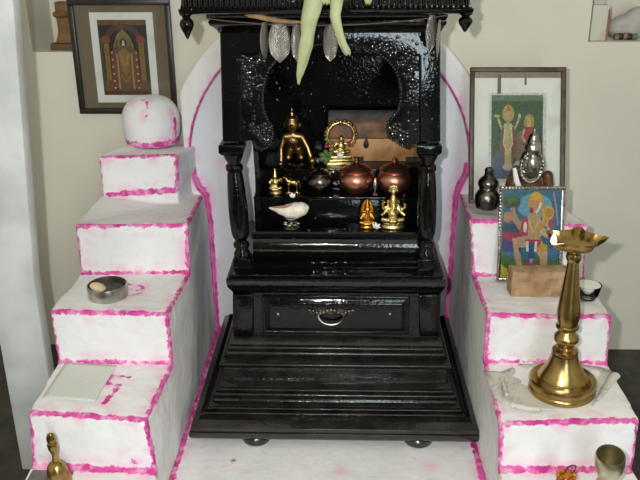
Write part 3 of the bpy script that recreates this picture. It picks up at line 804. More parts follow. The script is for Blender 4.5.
b.bevel(.0015, 1); lid = obj('lid', b, ['leather_worn', 'cloth_grey'], root)
b = B(); lx = at(366, 148, y=ch_y).x
b.lathe([(.001, .0), (.0055, .004), (.0065, .009), (.005, .015), (.0025, .022), (.002, .028)], (lx, ch_y-.003, cz+Hb-.024), 12, sy=.5); obj('latch', b, 'iron', lid)
for x0, x1 in ((c0.x-.001, c0.x+.022), (c1.x-.02, c1.x+.001), (lx-.035, lx-.005)):
    b = B(); b.box(x0, x1, ch_y-.002, ch_y+.004, cz, cz+.012); obj('corner_plate', b, 'iron', root)
# crawling child figure
kh = at(296, 109, y=1.725).z-ZS3
kr = [('s', (-.02, -.02, .715), (.125, .115, .125)), ('s', (-.02, -.01, .81), (.115, .11, .06)), ('c', [(-.02, 0, .85, .05), (-.02, 0, .91, .045)]), ('c', [(-.02, 0, .93, .025), (-.02, 0, .99, .012)]), ('s', (-.155, 0, .70), (.03, .035, .05)), ('s', (.115, 0, .70), (.03, .035, .05)),
      ('s', (-.02, -.135, .70), (.02, .03, .035)), ('c', [(-.02, 0, .60, .05), (-.02, .02, .54, .06)]), ('c', [(-.15, .02, .485, .065), (0, .03, .50, .08), (.12, .02, .485, .065)]), ('s', (-.02, .05, .42), (.14, .10, .12)), ('s', (-.02, .16, .33), (.14, .16, .11)), ('s', (0, .32, .25), (.15, .13, .13)),
      ('c', [(-.17, .02, .48, .055), (-.225, 0, .28, .042), (-.225, -.05, .07, .036)]), ('s', (-.235, -.09, .03), (.06, .07, .03)),
      ('c', [(.15, .02, .48, .058), (.25, -.02, .30, .044), (.31, -.08, .13, .038)]), ('s', (.33, -.11, .08), (.065, .065, .065)), ('c', [(.33, -.11, .05, .05), (.33, -.11, .03, .05)]),
      ('c', [(.10, .32, .2, .085), (.12, .16, .07, .065), (.12, .42, .05, .05)]), ('c', [(-.10, .32, .2, .085), (-.11, .16, .07, .065), (-.13, .42, .05, .05)])]
place('brass_figurine', blob(kr, kh, .0013, 2), 'brass_dark', 294, 165, ZS3, 1.735, 'brass crawling child figurine with topknot on the top shelf left of the chest', 'figurine')
# arched idol with halo
ph = at(341, 122, y=1.72).z-ZS3
root = thing('brass_idol', 'small bright brass idol inside a round openwork arch, in front of the chest', 'figurine', xy(341, 165, ZS3, 1.725))
X, Y, Z = root.location
b = B()
for (hw, z0, z1) in ((.033, 0, .010), (.029, .010, .016), (.024, .016, .024)): b.box(-hw, hw, -hw*.6, hw*.6, z0, z1)
b.bevel(.0015, 2); b.move(Matrix.Translation((X, Y, Z))); obj('pedestal', b, 'gold', root)
b = B(); rc = (ph+.024)/2+.004; rr = (ph-.024)/2-.008
b.tube([(X+rr*1.02*math.sin(-2.5+5.0*k/30), Y+.008, Z+rc+rr*math.cos(-2.5+5.0*k/30), .0042) for k in range(31)], 10)
for k in range(19):
    a = -2.3+4.6*k/18; b.sphere((X+(rr+.005)*math.sin(a), Y+.008, Z+rc+(rr+.005)*math.cos(a)), .0042, 0, 8, 6)
b.sphere((X, Y+.008, Z+ph-.003), .006, 0, 10, 8)
obj('halo_arch', b, 'gold', root)
sit = [('s', (0, 0, .12), (.42, .25, .12)), ('c', [(-.34, -.12, .2, .1), (.1, -.2, .16, .09)]), ('c', [(.34, -.12, .2, .1), (-.1, -.2, .16, .09)]), ('s', (0, 0, .42), (.2, .15, .24)), ('c', [(-.2, 0, .58, .08), (-.36, -.05, .42, .07), (-.2, -.18, .32, .06)]), ('c', [(.2, 0, .58, .08), (.38, -.04, .46, .07), (.36, -.1, .64, .06)]), ('s', (0, -.02, .76), (.14, .13, .14)), ('c', [(0, 0, .84, .12), (0, 0, .98, .03)])]
b = blob(sit, rr*1.55, .0011, 2); b.move(Matrix.Translation((X, Y-.002, Z+.024))); obj('deity_figure', b, 'gold', root)
root.rotation_euler.z = .12
def petals(n, r, w, m_, tilt=.6):
    b = B()
    for k in range(n):
        a = 2*PI*k/n+.3
        rot = Matrix.Rotation(a, 4, 'Z') @ Matrix.Rotation(-tilt, 4, 'Y') @ Matrix.Translation((r*.55, 0, 0))
        b2 = bmesh.ops.create_uvsphere(b.bm, u_segments=10, v_segments=8, radius=1, matrix=rot @ Matrix.Diagonal((r*.55, w, r*.12, 1)))
    b.sphere((0, 0, r*.12), r*.18, 0, 8, 6)
    return b
def flower(px, py, y, r, m_, label, n=5, tilt=.6, rx=.5, cat='flower'):
    p = at(px, py, y=y); o = obj('flower', petals(n, r, r*.3, m_, tilt), m_, None, p, local=True); o.rotation_euler = (rx, 0, .4); tag(o, label, cat); return o
flower(339.5, 157, 1.695, .010, 'petal', 'white flower laid at the foot of the arched brass idol', 6, .7, .7)
flower(331, 142, 1.714, .006, 'green', 'round green leaf tucked into the left of the brass arch', 5, .15, 1.3, 'leaf')
flower(349.5, 143, 1.712, .006, 'petal_red', 'small red flower tucked into the right of the brass arch', 5, .6, 1.2)
flower(326, 144, 1.722, .0085, 'petal_pink', 'magenta flower hanging left of the brass arch', 6, 1.1, 2.9)
b = B(); 
for k in range(7):
    a = k*.9; c = at(325+5*math.cos(a)+2, 157+4*math.sin(a), y=1.712)
    b.sphere(c, (.009, .004, .006), 0, 10, 8, Matrix.Rotation(a, 3, 'Y'))
b.tube([(*at(326, 160, y=1.71), .002), (*at(327, 164, y=1.71), .0018), (*at(328, 170, y=1.71), .0015)], 6)
tag(obj('leaf_sprig', b, 'green', None, at(326, 168, y=1.71)), 'sprig of green leaves leaning at the left foot of the arched brass idol', 'leaves')
# pots on the middle shelf
def pot(name, px, y, w, hbelly, htot, m_, ml, label, tip=True):
    root = thing(name, label, 'pot', xy(px, 195, ZS2, y))
    c = root.location; r = w/2
    b = B(); h = hbelly
    b.lathe([(.50*r, 0), (.56*r, .0015), (.60*r, .05*h), (.62*r, .09*h), (.80*r, .22*h), (.95*r, .40*h), (r, .58*h), (.97*r, .75*h), (.86*r, .9*h), (.76*r, .97*h), (.80*r, h), (.82*r, 1.03*h), (.70*r, 1.04*h), (.6*r, .9*h), (.3*r, .1*h)], c, 48)
    obj('vessel', b, m_, root)
    b = B(); k = htot-h
    if tip: prof = [(.86*r, 1.035*h), (.87*r, 1.06*h), (.80*r, h+.18*k), (.62*r, h+.34*k), (.40*r, h+.46*k), (.2*r, h+.56*k), (.11*r, h+.66*k), (.10*r, h+.74*k), (.13*r, h+.82*k), (.07*r, h+.94*k), (.012*r, h+k)]
    else: prof = [(.72*r, 1.02*h), (.72*r, 1.07*h), (.6*r, h+.45*k), (.35*r, h+.8*k), (.02*r, h+k)]
    b.lathe([(prof[0][0]*.2, prof[0][1])]+prof, c, 48); obj('lid', b, ml, root)
    return root
YPOT = 1.655
hz = lambda py: at(355, py, y=YPOT).z-ZS2
pot('copper_pot', 356, YPOT, .078, hz(168)*.90, hz(157), 'copper', 'copper2', 'round copper pot with pointed lid standing next to the dull metal pot')
pot('copper_pot', 393.5, YPOT, .076, hz(168)*.90, hz(157), 'copper', 'copper2', 'round copper pot with pointed lid, nearest the right-hand column')
pot('metal_pot', 320, YPOT, .060, hz(174), hz(168), 'silver_dark', 'silver_dark', 'small round dull silver-coloured pot left of the copper pots', False)
# small idol and cow on the left of the middle shelf
lh = at(276, 168, y=1.64).z-ZS2
sit2 = [('l', [(.25, 0), (.27, .03), (.26, .09), (.22, .11), (.24, .15), (.20, .18), (.02, .181)], .8), ('c', [(-.2, -.08, .24, .07), (.08, -.14, .2, .06)]), ('c', [(.2, -.08, .24, .07), (-.08, -.14, .2, .06)]), ('s', (0, 0, .42), (.13, .1, .18)), ('c', [(-.13, 0, .54, .05), (-.23, -.03, .42, .045), (-.12, -.12, .34, .04)]), ('c', [(.13, 0, .54, .05), (.25, -.02, .48, .04), (.23, -.06, .60, .035)]), ('s', (0, -.02, .68), (.095, .09, .1)), ('c', [(0, 0, .75, .09), (0, 0, .88, .05), (0, 0, .96, .02)])]
place('gilt_idol', blob(sit2, lh, .0011, 2), 'gold', 275.5, 196, ZS2, 1.64, 'small gilt seated idol on the middle shelf, leftmost by the side panel', 'figurine')
cow = [('s', (.02, 0, .58), (.34, .15, .17)), ('s', (-.16, 0, .63), (.15, .13, .17)), ('c', [(-.24, 0, .66, .12), (-.36, 0, .84, .085)]), ('s', (-.42, -.02, .87), (.12, .075, .085)), ('c', [(-.36, -.06, .93, .03), (-.38, -.12, 1.02, .02)]), ('c', [(-.36, .06, .93, .03), (-.38, .12, 1.02, .02)]), ('c', [(.34, 0, .66, .045), (.42, 0, .5, .03), (.41, 0, .25, .035)])]
for lx in (-.2, .24):
    for ly in (-.08, .08): cow.append(('c', [(lx, ly, .5, .07), (lx+.01, ly, .25, .05), (lx, ly, .05, .055)]))
cow.append(('b', (-.36, .40, -.15, .15, 0, .07)))
ch = at(290, 179, y=1.64).z-ZS2
place('brass_cow', blob(cow, ch*1.22, .0010, 1), 'brass', 292.5, 196, ZS2, 1.645, 'tiny brass cow standing on the middle shelf beside the gilt idol', 'figurine')
b = B(); c = xy(375, 195, ZS2, 1.628); b.lathe([(.005, 0), (.0065, .002), (.003, .006), (.0035, .014), (.006, .022), (.004, .030), (.0015, .040)], c, 16)
tag(obj('silver_vial', b, 'silver', None, c), 'slim silver vial standing between the two copper pots', 'vial')
# conch on its stand
cst = xy(291.5, 230, ZS1, 1.588)
b = B(); zc = at(291, 217, y=1.588).z-ZS1
b.lathe([(.017, 0), (.018, .002), (.012, .006), (.005, .010), (.0045, zc*.55), (.008, zc*.75), (.014, zc*.93), (.013, zc), (.001, zc*.8)], cst, 28)
for k in range(7):
    a = 2*PI*k/7; b.sphere(cst+Vector((.014*math.cos(a), .012*math.sin(a), zc*.42)), (.005, .004, .003), 0, 8, 6)
tag(obj('conch_stand', b, 'silver', None, cst), 'little silver pedestal holding the white conch shell', 'stand')
ccz = cst.z+zc
croot = thing('conch_shell', 'white conch shell resting on a small silver stand at the lower left shelf', 'shell', (cst.x, cst.y, ccz))
b = B()
b.chain([(-.047, 0, .022, .0018), (-.036, 0, .0205, .005), (-.022, 0, .017, .010), (-.006, 0, .0155, .0155), (.010, 0, .017, .018), (.022, 0, .020, .0155), (.029, 0, .022, .010), (.036, 0, .024, .003)])
for k in range(9):
    a = k*.9; b.sphere((.020+.002*k, .0135*math.cos(a)*(1-k*.08), .020+.0135*math.sin(a)*(1-k*.08)), .0035, 0, 8, 6)
b.remesh(.0012, 3); b.move(Matrix.Translation((cst.x, cst.y, ccz-.0015))); obj('shell_body', b, 'conch', croot)
b = B(); b.chain([(-.038, -.003, .0245, .0022), (-.022, -.006, .0262, .0032), (-.008, -.009, .0285, .003), (.002, -.008, .0325, .0015)]); b.remesh(.001, 2)
b.move(Matrix.Translation((cst.x, cst.y, ccz-.0015))); obj('shell_mouth', b, 'conch_in', croot)
flower(292, 197, 1.578, .009, 'petal', 'white flower placed on top of the conch shell', 5, .8, .6)
# two idols on the lower shelf
gz = at(392, 185, y=1.595).z-ZS1
gan = [('l', [(.27, 0), (.275, .03), (.26, .06), (.235, .08), (.25, .12), (.22, .15), (.02, .151)], .62), ('c', [(-.22, -.06, .21, .06), (.04, -.13, .19, .055)]), ('c', [(.22, -.06, .21, .06), (-.04, -.13, .19, .055)]), ('s', (0, -.02, .33), (.13, .11, .12)), ('s', (0, 0, .45), (.125, .085, .085)),
       ('c', [(-.12, 0, .50, .045), (-.22, -.01, .46, .038), (-.24, -.04, .58, .032), (-.20, -.05, .62, .03)]), ('c', [(.12, 0, .50, .045), (.20, -.01, .43, .038), (.27, -.04, .50, .03), (.255, -.05, .57, .03)]),
       ('c', [(-.11, -.02, .46, .045), (-.2, -.05, .36, .04), (-.25, -.08, .33, .035)]), ('c', [(.11, -.02, .46, .045), (.2, -.05, .36, .04), (.25, -.08, .33, .035)]),
       ('s', (0, -.03, .60), (.095, .09, .085)), ('s', (-.10, 0, .6), (.05, .02, .06)), ('s', (.10, 0, .6), (.05, .02, .06)), ('c', [(0, -.10, .58, .042), (.0, -.14, .49, .034), (.03, -.13, .42, .028)]), ('c', [(0, 0, .66, .085), (0, 0, .75, .06)]), ('c', [(0, .02, .75, .035), (0, .02, .82, .035)])]
for k in range(15):
    a = PI*1.25*(k/14)-.4; gan.append(('s', (.085*math.cos(a), .02, .885+.085*math.sin(a)), (.03, .022, .03)))
gan.append(('s', (0, .025, .885), (.085, .018, .085)))
place('brass_idol', blob(gan, gz, .0012, 1), 'gold', 392.5, 228, ZS1, 1.595, 'four-armed bright brass idol with round crest at the right of the lower shelf', 'figurine')
ah = at(367, 199, y=1.59).z-ZS1
amb = [('l', [(.24, 0), (.25, .05), (.22, .1), (.02, .101)], .7), ('s', (0, .06, .52), (.23, .08, .45)), ('s', (0, 0, .36), (.15, .14, .2)), ('c', [(-.2, -.06, .2, .07), (.06, -.12, .16, .06)]), ('c', [(.2, -.06, .2, .07), (-.06, -.12, .16, .06)]), ('s', (0, -.06, .66), (.1, .1, .1)), ('c', [(0, -.03, .75, .08), (0, 0, .97, .03)]), ('c', [(-.12, -.02, .5, .05), (-.2, -.08, .36, .045)]), ('c', [(.12, -.02, .5, .05), (.2, -.08, .36, .045)]), ('c', [(0, -.15, .6, .04), (.02, -.17, .42, .03)])]
place('amber_idol', blob(amb, ah, .0011, 2), 'amber', 367, 228, ZS1, 1.592, 'small orange-gold idol with a plain oval back on the lower shelf', 'figurine')
flower(376, 227, 1.580, .010, 'petal', 'white flower lying between the orange idol and the four-armed brass idol', 6, .45, .5)
for q in ((404, 201, YS2+.006, ZS2), (309, 231.5, YS1+.004, ZS1)):
    p = xy(q[0], q[1], q[3]+.002, q[2]); b = B(); b.sphere(p, (.0022, .0022, .002), 0, 8, 6); o = obj('red_petal', b, 'petal_red', None, p)
    tag(o, 'tiny red petal on the middle shelf edge by the right copper pot' if q[0] > 350 else 'tiny red petal on the lower shelf beside the conch stand', 'petal')

# ------------------------------------------------------------------ pictures
def picture(name, label, BLp, w, h, lean, fw, fd, fm, layers, parts, bead=None, tilt=0):
    """framed picture: local x right, z up, front towards -y; origin at its bottom middle. layers: (material, polygon in 0..1)"""
    root = thing(name, label, 'picture', BLp)
    b = B()
    for (x0, x1, z0, z1) in ((-w/2, w/2, 0, fw), (-w/2, w/2, h-fw, h), (-w/2, -w/2+fw, fw, h-fw), (w/2-fw, w/2, fw, h-fw)):
        b.box(x0, x1, -fd, .0, z0, z1)
    b.bevel(fw*.18, 2)
    if bead:
        n = int((w+h)*2/.0068)
        for k in range(n):
            s_ = (w*2+h*2)*k/n; i = fw*.35
            if s_ < w: p = (-w/2+s_, i)
            elif s_ < w+h: p = (w/2-i, s_-w)
            elif s_ < 2*w+h: p = (w/2-(s_-w-h), h-i)
            else: p = (-w/2+i, h-(s_-2*w-h))
            b.sphere((p[0], -fd, p[1]), .0030, 0, 8, 6)
    fr = obj('frame', b, fm, root, local=True)
    b = B(); b.box(-w/2+fw*.6, w/2-fw*.6, -.003, 0, fw*.6, h-fw*.6); obj('backing', b, 'mat_white', root, local=True, smooth=False)
    mats = []; b = B(); dy = -.0032
    ix0, iw, iz0, ih = -w/2+fw, w-2*fw, fw, h-2*fw
    for j, (m_, poly) in enumerate(layers):
        if m_ not in mats: mats.append(m_)
        vs = [b._v((ix0+iw*u, dy-.00006*j, iz0+ih*v)) for u, v in poly]
        b.face(vs, mats.index(m_))
    pr_ = obj('print', b, mats, root, local=True, smooth=False)
    b = B(); y_ = -fd*.55-.0002; b.box(-w/2+fw*.7, w/2-fw*.7, y_-.0008, y_, fw*.7, h-fw*.7); obj('glass_pane', b, 'glass', root, local=True, smooth=False)
    root.rotation_euler = (-lean, tilt, 0)
    return root
def rect(u0, v0, u1, v1): return [(u0, v0), (u1, v0), (u1, v1), (u0, v1)]
def ell(cu, cv, ru, rv, n=20, a0=0, a1=2*PI): return [(cu+ru*math.cos(a0+(a1-a0)*k/n), cv+rv*math.sin(a0+(a1-a0)*k/n)) for k in range(n)]
def band(pts, w):
    """polyline thickened into a polygon"""
    l, r = [], []
    for i, p in enumerate(pts):
        a = Vector(pts[max(0, i-1)]); c = Vector(pts[min(len(pts)-1, i+1)]); d = (c-a).normalized(); n = Vector((-d.y, d.x))
        ww = w[i] if isinstance(w, (list, tuple)) else w
        l.append((p[0]+n.x*ww, p[1]+n.y*ww)); r.append((p[0]-n.x*ww, p[1]-n.y*ww))
    return l+r[::-1]
# left picture: dark frame, brown mat, standing garlanded deity under an arch
p0 = at(81, 113, y=YW-.004); p1 = at(70, 2, y=YW-.004); p2 = at(178, 112, y=YW-.004)
w1 = p2.x-p0.x; h1 = at(120, -1.0, y=YW-.004).z-p0.z
x0, x1, v0, v1 = .235, .775, .13, .86
def U(u, v): return (x0+(x1-x0)*u, v0+(v1-v0)*v)
def UU(poly): return [U(*p) for p in poly]
lay = [(M['mat_brown'], rect(0, 0, 1, 1)), (M['mat_white'], rect(.155, .055, .855, .93)), (flat(38, 32, 24), rect(x0, v0, x1, v1)),
       (flat(120, 84, 50), UU(rect(0, .93, 1, 1))), (flat(92, 62, 34), UU(rect(0, 0, 1, .16))), (flat(70, 66, 40), UU(rect(.0, .16, .08, .75))), (flat(64, 60, 40), UU(rect(.92, .16, 1, .75)))]
ou = ell(.5, .68, .42, .27, 16, 0, PI)+[(.08, .62), (.2, .62)]+ell(.5, .68, .30, .20, 16, PI, 0)[:]+[(.80, .62), (.92, .62)]
lay.append((flat(96, 62, 40), UU(ou)))
for u in (.14, .86):
    lay += [(flat(160, 120, 58), UU(rect(u-.045, .14, u+.055, .70))), (flat(150, 104, 50), UU(rect(u-.015, .16, u+.02, .68))), (flat(150, 74, 50), UU(ell(u, .74, .09, .055))), (flat(120, 86, 44), UU(rect(u-.09, .06, u+.09, .20)))]
lay += [(flat(112, 88, 46), UU([(.26, .10), (.74, .10), (.78, .55), (.66, .68), (.34, .68), (.22, .55)])), (flat(146, 116, 56), UU(ell(.5, .40, .12, .24))), (flat(150, 112, 66), UU([(.36, .66), (.64, .66), (.60, .80), (.5, .88), (.40, .80)])),
        (flat(150, 134, 96), UU(band([(.30, .64), (.38, .78), (.5, .87), (.62, .78), (.70, .64)], .016))), (flat(58, 42, 34), UU(ell(.5, .70, .075, .06))), (flat(226, 222, 210), UU([(.47, .66), (.53, .66), (.52, .73), (.48, .73)])),
        (flat(150, 60, 50), UU(band([(.33, .60), (.42, .30), (.5, .22), (.58, .30), (.67, .60)], .02))), (flat(176, 128, 70), UU(band([(.40, .58), (.46, .44), (.5, .40), (.54, .44), (.60, .58)], .025))), (flat(120, 70, 40), UU(rect(.38, .05, .62, .10)))]
for u in (.27, .73):
    lay += [(flat(146, 58, 46), UU(band([(u, .60), (u+(.5-u)*-.1, .35), (u+(.5-u)*-.15, .06)], .032))), (flat(178, 148, 90), UU(rect(u+(.06 if u < .5 else -.10), .08, u+(.10 if u < .5 else -.06), .56)))]
    for k in range(6): lay.append((flat(226, 196, 186), UU(ell(u+(.02 if u > .5 else -.02), .10+.095*k, .022, .012, 8))))
picture('framed_picture', 'dark framed print of a garlanded standing deity hung on the wall above the left ledge', Vector((p0.x+w1/2+.0005, YW-.001, p0.z)), w1, h1, 0.0, .0135, .016, 'frame_black', lay, None, tilt=0)
# right picture leaning on the ledge
lean = math.radians(20)
pb0 = at(472, 199, z=CRR[2][1].z+.002); yb2 = 1.683; zb2 = .4235
pl, prr = at(471, 199, y=yb2), at(566, 201, y=yb2)
def leanh(px, py, y0, z0, ln):
    lo, hi = .02, .8
    for _ in range(50):
        m_ = (lo+hi)/2; y, z = y0+m_*math.sin(ln), z0+m_*math.cos(ln)
        if z < at(px, py, y=y).z: lo = m_
        else: hi = m_
    return lo
w2 = prr.x-pl.x; h2 = leanh(520, 68, yb2, zb2, lean)
x0, x1, v0, v1 = .205, .80, .16, .82
lay = [(M['mat_white'], rect(0, 0, 1, 1)), (flat(160, 140, 110), rect(0, .955, 1, 1)), (flat(232, 230, 226), rect(x0-.03, v0-.03, x1+.04, v1+.02)), (flat(74, 104, 70), rect(x0, v0, x1, v1)), (flat(116, 134, 104), UU(rect(0, .93, 1, 1))), (flat(92, 96, 74), UU(rect(0, .28, 1, .45))),
       (flat(96, 112, 132), UU([(0, 0), (.5, 0), (.3, .30), (.12, .34), (0, .22)])), (flat(100, 116, 136), UU([(1, 0), (.62, 0), (.75, .25), (1, .30)])), (flat(150, 128, 100), UU(ell(.60, .38, .16, .2))),
       (flat(200, 170, 96), UU(ell(.325, .78, .115, .105))), (flat(206, 190, 150), UU(band([(.325, .66), (.20, .60), (.13, .72)], .022))), (flat(206, 190, 150), UU(band([(.325, .66), (.46, .60), (.53, .72)], .022))), (flat(150, 96, 92), UU([(.20, .62), (.45, .62), (.50, .36), (.40, .14), (.25, .14), (.17, .36)])), (flat(204, 190, 130), UU([(.27, .66), (.38, .66), (.40, .16), (.26, .16)])),
       (flat(206, 170, 140), UU(ell(.325, .76, .05, .06))), (flat(190, 130, 60), UU([(.28, .81), (.37, .81), (.325, .92)])), (flat(226, 214, 200), UU(band([(.27, .66), (.24, .42), (.325, .30), (.41, .42), (.38, .66)], .014))), (flat(214, 206, 200), UU(ell(.325, .14, .1, .04))),
       (flat(184, 190, 70), UU(ell(.10, .75, .06, .02))), (flat(220, 210, 200), UU(ell(.545, .75, .025, .03))),
       (flat(186, 160, 74), UU(ell(.73, .68, .10, .095))), (flat(212, 176, 146), UU(ell(.73, .68, .042, .055))), (flat(178, 60, 66), UU([(.63, .62), (.82, .62), (.84, .40), (.62, .40)])), (flat(206, 180, 164), UU(band([(.64, .60), (.60, .50), (.66, .44)], .02))), (flat(176, 140, 80), UU([(.62, .40), (.90, .40), (.92, .22), (.64, .2)])), (flat(200, 196, 190), UU(ell(.52, .10, .10, .12))),
       (flat(120, 96, 62), rect(.27, .83, .31, .98)), (flat(134, 112, 80), rect(.58, .90, .605, .975))]
picture('framed_picture', 'brown framed print of two standing deities on green, leaning on the right ledge', Vector(((pl.x+prr.x)/2-.0055, yb2, zb2)), w2, h2, lean, .010, .014, 'frame_brown', lay, None)
# small front picture with beaded silver frame
lean3 = math.radians(13); zt2 = CRR[2][3].z
yb3 = 1.521; zb3 = at(530, 281, y=yb3).z
zb3 = (CRR[1][0].z+CRR[1][1].z+CRR[2][2].z+CRR[2][3].z)/4+.001
pl, prr = at(496, 280, y=yb3), at(560.5, 280, y=yb3)
w3 = prr.x-pl.x; h3 = leanh(530, 186, yb3, zb3, lean3)
O_ = flat
lay = [(O_(52, 116, 148), rect(0, 0, 1, 1)), (O_(36, 84, 110), rect(0, .45, .3, .62)), (O_(60, 70, 130), rect(0, .3, .35, .45)), (O_(70, 120, 60), [(0, 0), (1, 0), (1, .2), (.6, .26), (.3, .18), (0, .3)]), (O_(44, 96, 120), [(.6, .3), (1, .35), (1, .5), (.6, .45)]),
       (O_(110, 170, 190), ell(.55, .82, .3, .14)), (O_(210, 190, 60), [(0, .16), (.12, .1), (.15, .0), (0, .0)]),
       (O_(66, 92, 52), ell(.16, .86, .15, .08)), (O_(80, 110, 60), ell(.16, .90, .10, .05)),
       (O_(196, 150, 120), band([(.50, .62), (.30, .60), (.20, .70), (.17, .80)], [.06, .05, .045, .035])), (O_(206, 140, 110), ell(.1, .69, .08, .06)),
       (O_(190, 70, 90), [(.36, .70), (.52, .66), (.50, .46), (.34, .40), (.30, .48)]), (O_(176, 44, 84), [(.0, .52), (.30, .52), (.42, .44), (.30, .40), (.05, .44)]),
       (O_(206, 164, 118), [(.44, .72), (.66, .72), (.70, .50), (.62, .40), (.46, .42)]), (O_(214, 176, 140), band([(.70, .68), (.82, .60), (.78, .50), (.66, .56)], .05)), (O_(190, 60, 90), ell(.84, .62, .05, .05)),
       (O_(206, 166, 130), band([(.50, .42), (.24, .40), (.30, .22), (.34, .10)], [.07, .075, .055, .04])), (O_(206, 166, 130), band([(.62, .40), (.74, .26), (.76, .04)], [.08, .07, .05])),
       (O_(206, 160, 40), [(.58, .40), (.80, .38), (.80, .30), (.62, .30)]), (O_(190, 50, 60), [(.40, .44), (.70, .44), (.66, .36), (.44, .36)]), (O_(176, 60, 120), [(.44, .22), (.62, .22), (.60, .10), (.46, .1)]),
       (O_(40, 90, 130), [(.46, .40), (.60, .40), (.58, .20), (.48, .20)]), (O_(232, 232, 230), [(.42, .42), (.47, .42), (.48, .30), (.44, .30)]), (O_(232, 232, 230), [(.58, .42), (.62, .42), (.61, .30), (.57, .30)]), (O_(150, 200, 210), [(.49, .22), (.57, .22), (.53, .16)]),
       (O_(222, 160, 60), ell(.57, .86, .13, .12)), (O_(216, 150, 110), ell(.54, .80, .075, .09)), (O_(150, 80, 60), ell(.50, .77, .035, .035)), (O_(232, 230, 220), band([(.58, .74), (.63, .80), (.66, .86)], .018)), (O_(230, 180, 60), ell(.56, .93, .08, .05)),
       (O_(226, 170, 60), ell(.78, .74, .11, .085)), (O_(200, 140, 40), ell(.80, .74, .07, .05)), (O_(206, 160, 70), band([(.62, .54), (.72, .62), (.78, .70)], .03)), (O_(214, 190, 120), band([(.46, .66), (.54, .52), (.64, .66)], .014)), (O_(232, 232, 228), ell(.40, .58, .03, .06)),
       (O_(180, 140, 150), band([(.86, .98), (.92, .80), (.96, .6)], .012))]
picture('framed_picture', 'small beaded silver framed print of a kneeling deity behind the wooden block', Vector(((pl.x+prr.x)/2, yb3, zb3)), w3, h3, lean3, .0075, .009, 'silver', lay, None, bead=True)

# ------------------------------------------------------------------ things on the right ledge
Z3R = (CRR[2][1].z*2+CRR[2][0].z)/3; Z2R = zb3; Z1R = (CRR[0][0].z+CRR[0][1].z+CRR[1][2].z+CRR[1][3].z)/4
# stoppered flask
fp = at(486, 208, z=CRR[2][1].z); fp = Vector((fp.x-.001, 1.618, CRR[2][1].z+.001)); fh = at(487, 167, y=1.618).z-fp.z
root = thing('metal_flask', 'dark silver bulbous flask with stopper standing beside the leaning framed pictures', 'flask', fp)
b = B(); r = .0262
b.lathe([(.6*r, 0), (.85*r, .03*fh), (r, .18*fh), (.98*r, .33*fh), (.74*r, .44*fh), (.62*r, .47*fh), (.72*r, .50*fh), (.70*r, .53*fh), (.3*r, .53*fh)], fp, 40); obj('flask_body', b, 'silver_dark', root)
b = B(); b.lathe([(.3*r, .53*fh), (.72*r, .535*fh), (.82*r, .58*fh), (.80*r, .66*fh), (.60*r, .74*fh), (.36*r, .80*fh), (.33*r, .86*fh), (.36*r, .93*fh), (.24*r, .985*fh), (.02*r, fh)], fp, 40); obj('stopper', b, 'silver_dark', root)
# silver faced idol on a dark stand behind the front picture
sp = at(528, 189, y=1.615); sp = Vector((sp.x, 1.615, Z3R)); sh_ = at(530, 129, y=1.600).z-Z3R
root = thing('silver_idol', 'silver faced idol on a dark brown base between the two standing framed prints', 'figurine', sp)
st = [('b', (-.24, .24, -.10, .10, 0, .08)), ('s', (-.14, 0, .28), (.13, .10, .26)), ('s', (.06, .02, .26), (.22, .10, .24)), ('c', [(-.16, -.04, .5, .07), (-.18, -.06, .36, .08)]), ('c', [(.2, -.04, .45, .06), (.24, -.06, .2, .06)]), ('c', [(-.22, -.05, .10, .05), (.22, -.05, .10, .05)])]
b = blob(st, sh_, .0022, 3); b.move(Matrix.Translation(sp)); obj('idol_base', b, 'idol_dark', root)
fx = at(531.5, 160, y=1.6).x-sp.x
sf = [('s', (.0, -.02, .60), (.17, .09, .21)), ('c', [(0, -.02, .78, .12), (0, -.02, .90, .075), (0, -.02, .99, .02)]), ('s', (0, -.10, .60), (.09, .06, .12)), ('s', (0, -.15, .59), (.02, .03, .035)), ('c', [(-.12, -.02, .50, .07), (.12, -.02, .50, .07)])]
for k in range(17):
    a = PI*.9+PI*1.2*k/16; sf.append(('s', (.155*math.cos(a), -.07, .58+.185*math.sin(a)), (.026, .03, .026)))
for k in range(9):
    a = PI*k/8; sf.append(('s', (.12*math.cos(a), -.08, .68+.06*math.sin(a)), (.022, .025, .022)))
for k in range(4):
    sf.append(('s', (0, -.11, .66+.05*k), (.05-.008*k, .02, .018)))
b = blob(sf, sh_, .0013, 1); b.move(Matrix.Diagonal((.8, .9, 1, 1))); b.move(Matrix.Translation(sp+Vector((fx, -.012, 0)))); obj('silver_face', b, 'silver', root)
b = B(); b.tube([(*(sp+Vector((fx-.036, -.022, .56*sh_))), .004), (*(sp+Vector((fx-.030, -.026, .42*sh_))), .006), (*(sp+Vector((fx-.014, -.03, .22*sh_))), .005), (*(sp+Vector((fx-.004, -.03, .08*sh_))), .005)], 8)
obj('white_garland', b, 'petal', root)
# wooden block
bz = Z2R+.0012
f0, f1 = at(510.5, 297, z=bz), at(569, 297, z=bz)
hb_ = at(540, 272.5, y=f0.y).z-bz
b = B(); wv = (f1.x-f0.x); b.loft_rect([(-wv/2, wv/2, 0, .040, 0), (-wv/2, wv/2-.001, 0.001, .040, hb_)])
b.bevel(.002, 2)
o = obj('wooden_block', b, 'wood', None, ((f0.x+f1.x)/2, f0.y, bz), local=True); o.rotation_euler.z = .03
tag(o, 'worn pale wooden block propping the small silver framed print on the right ledge', 'block')
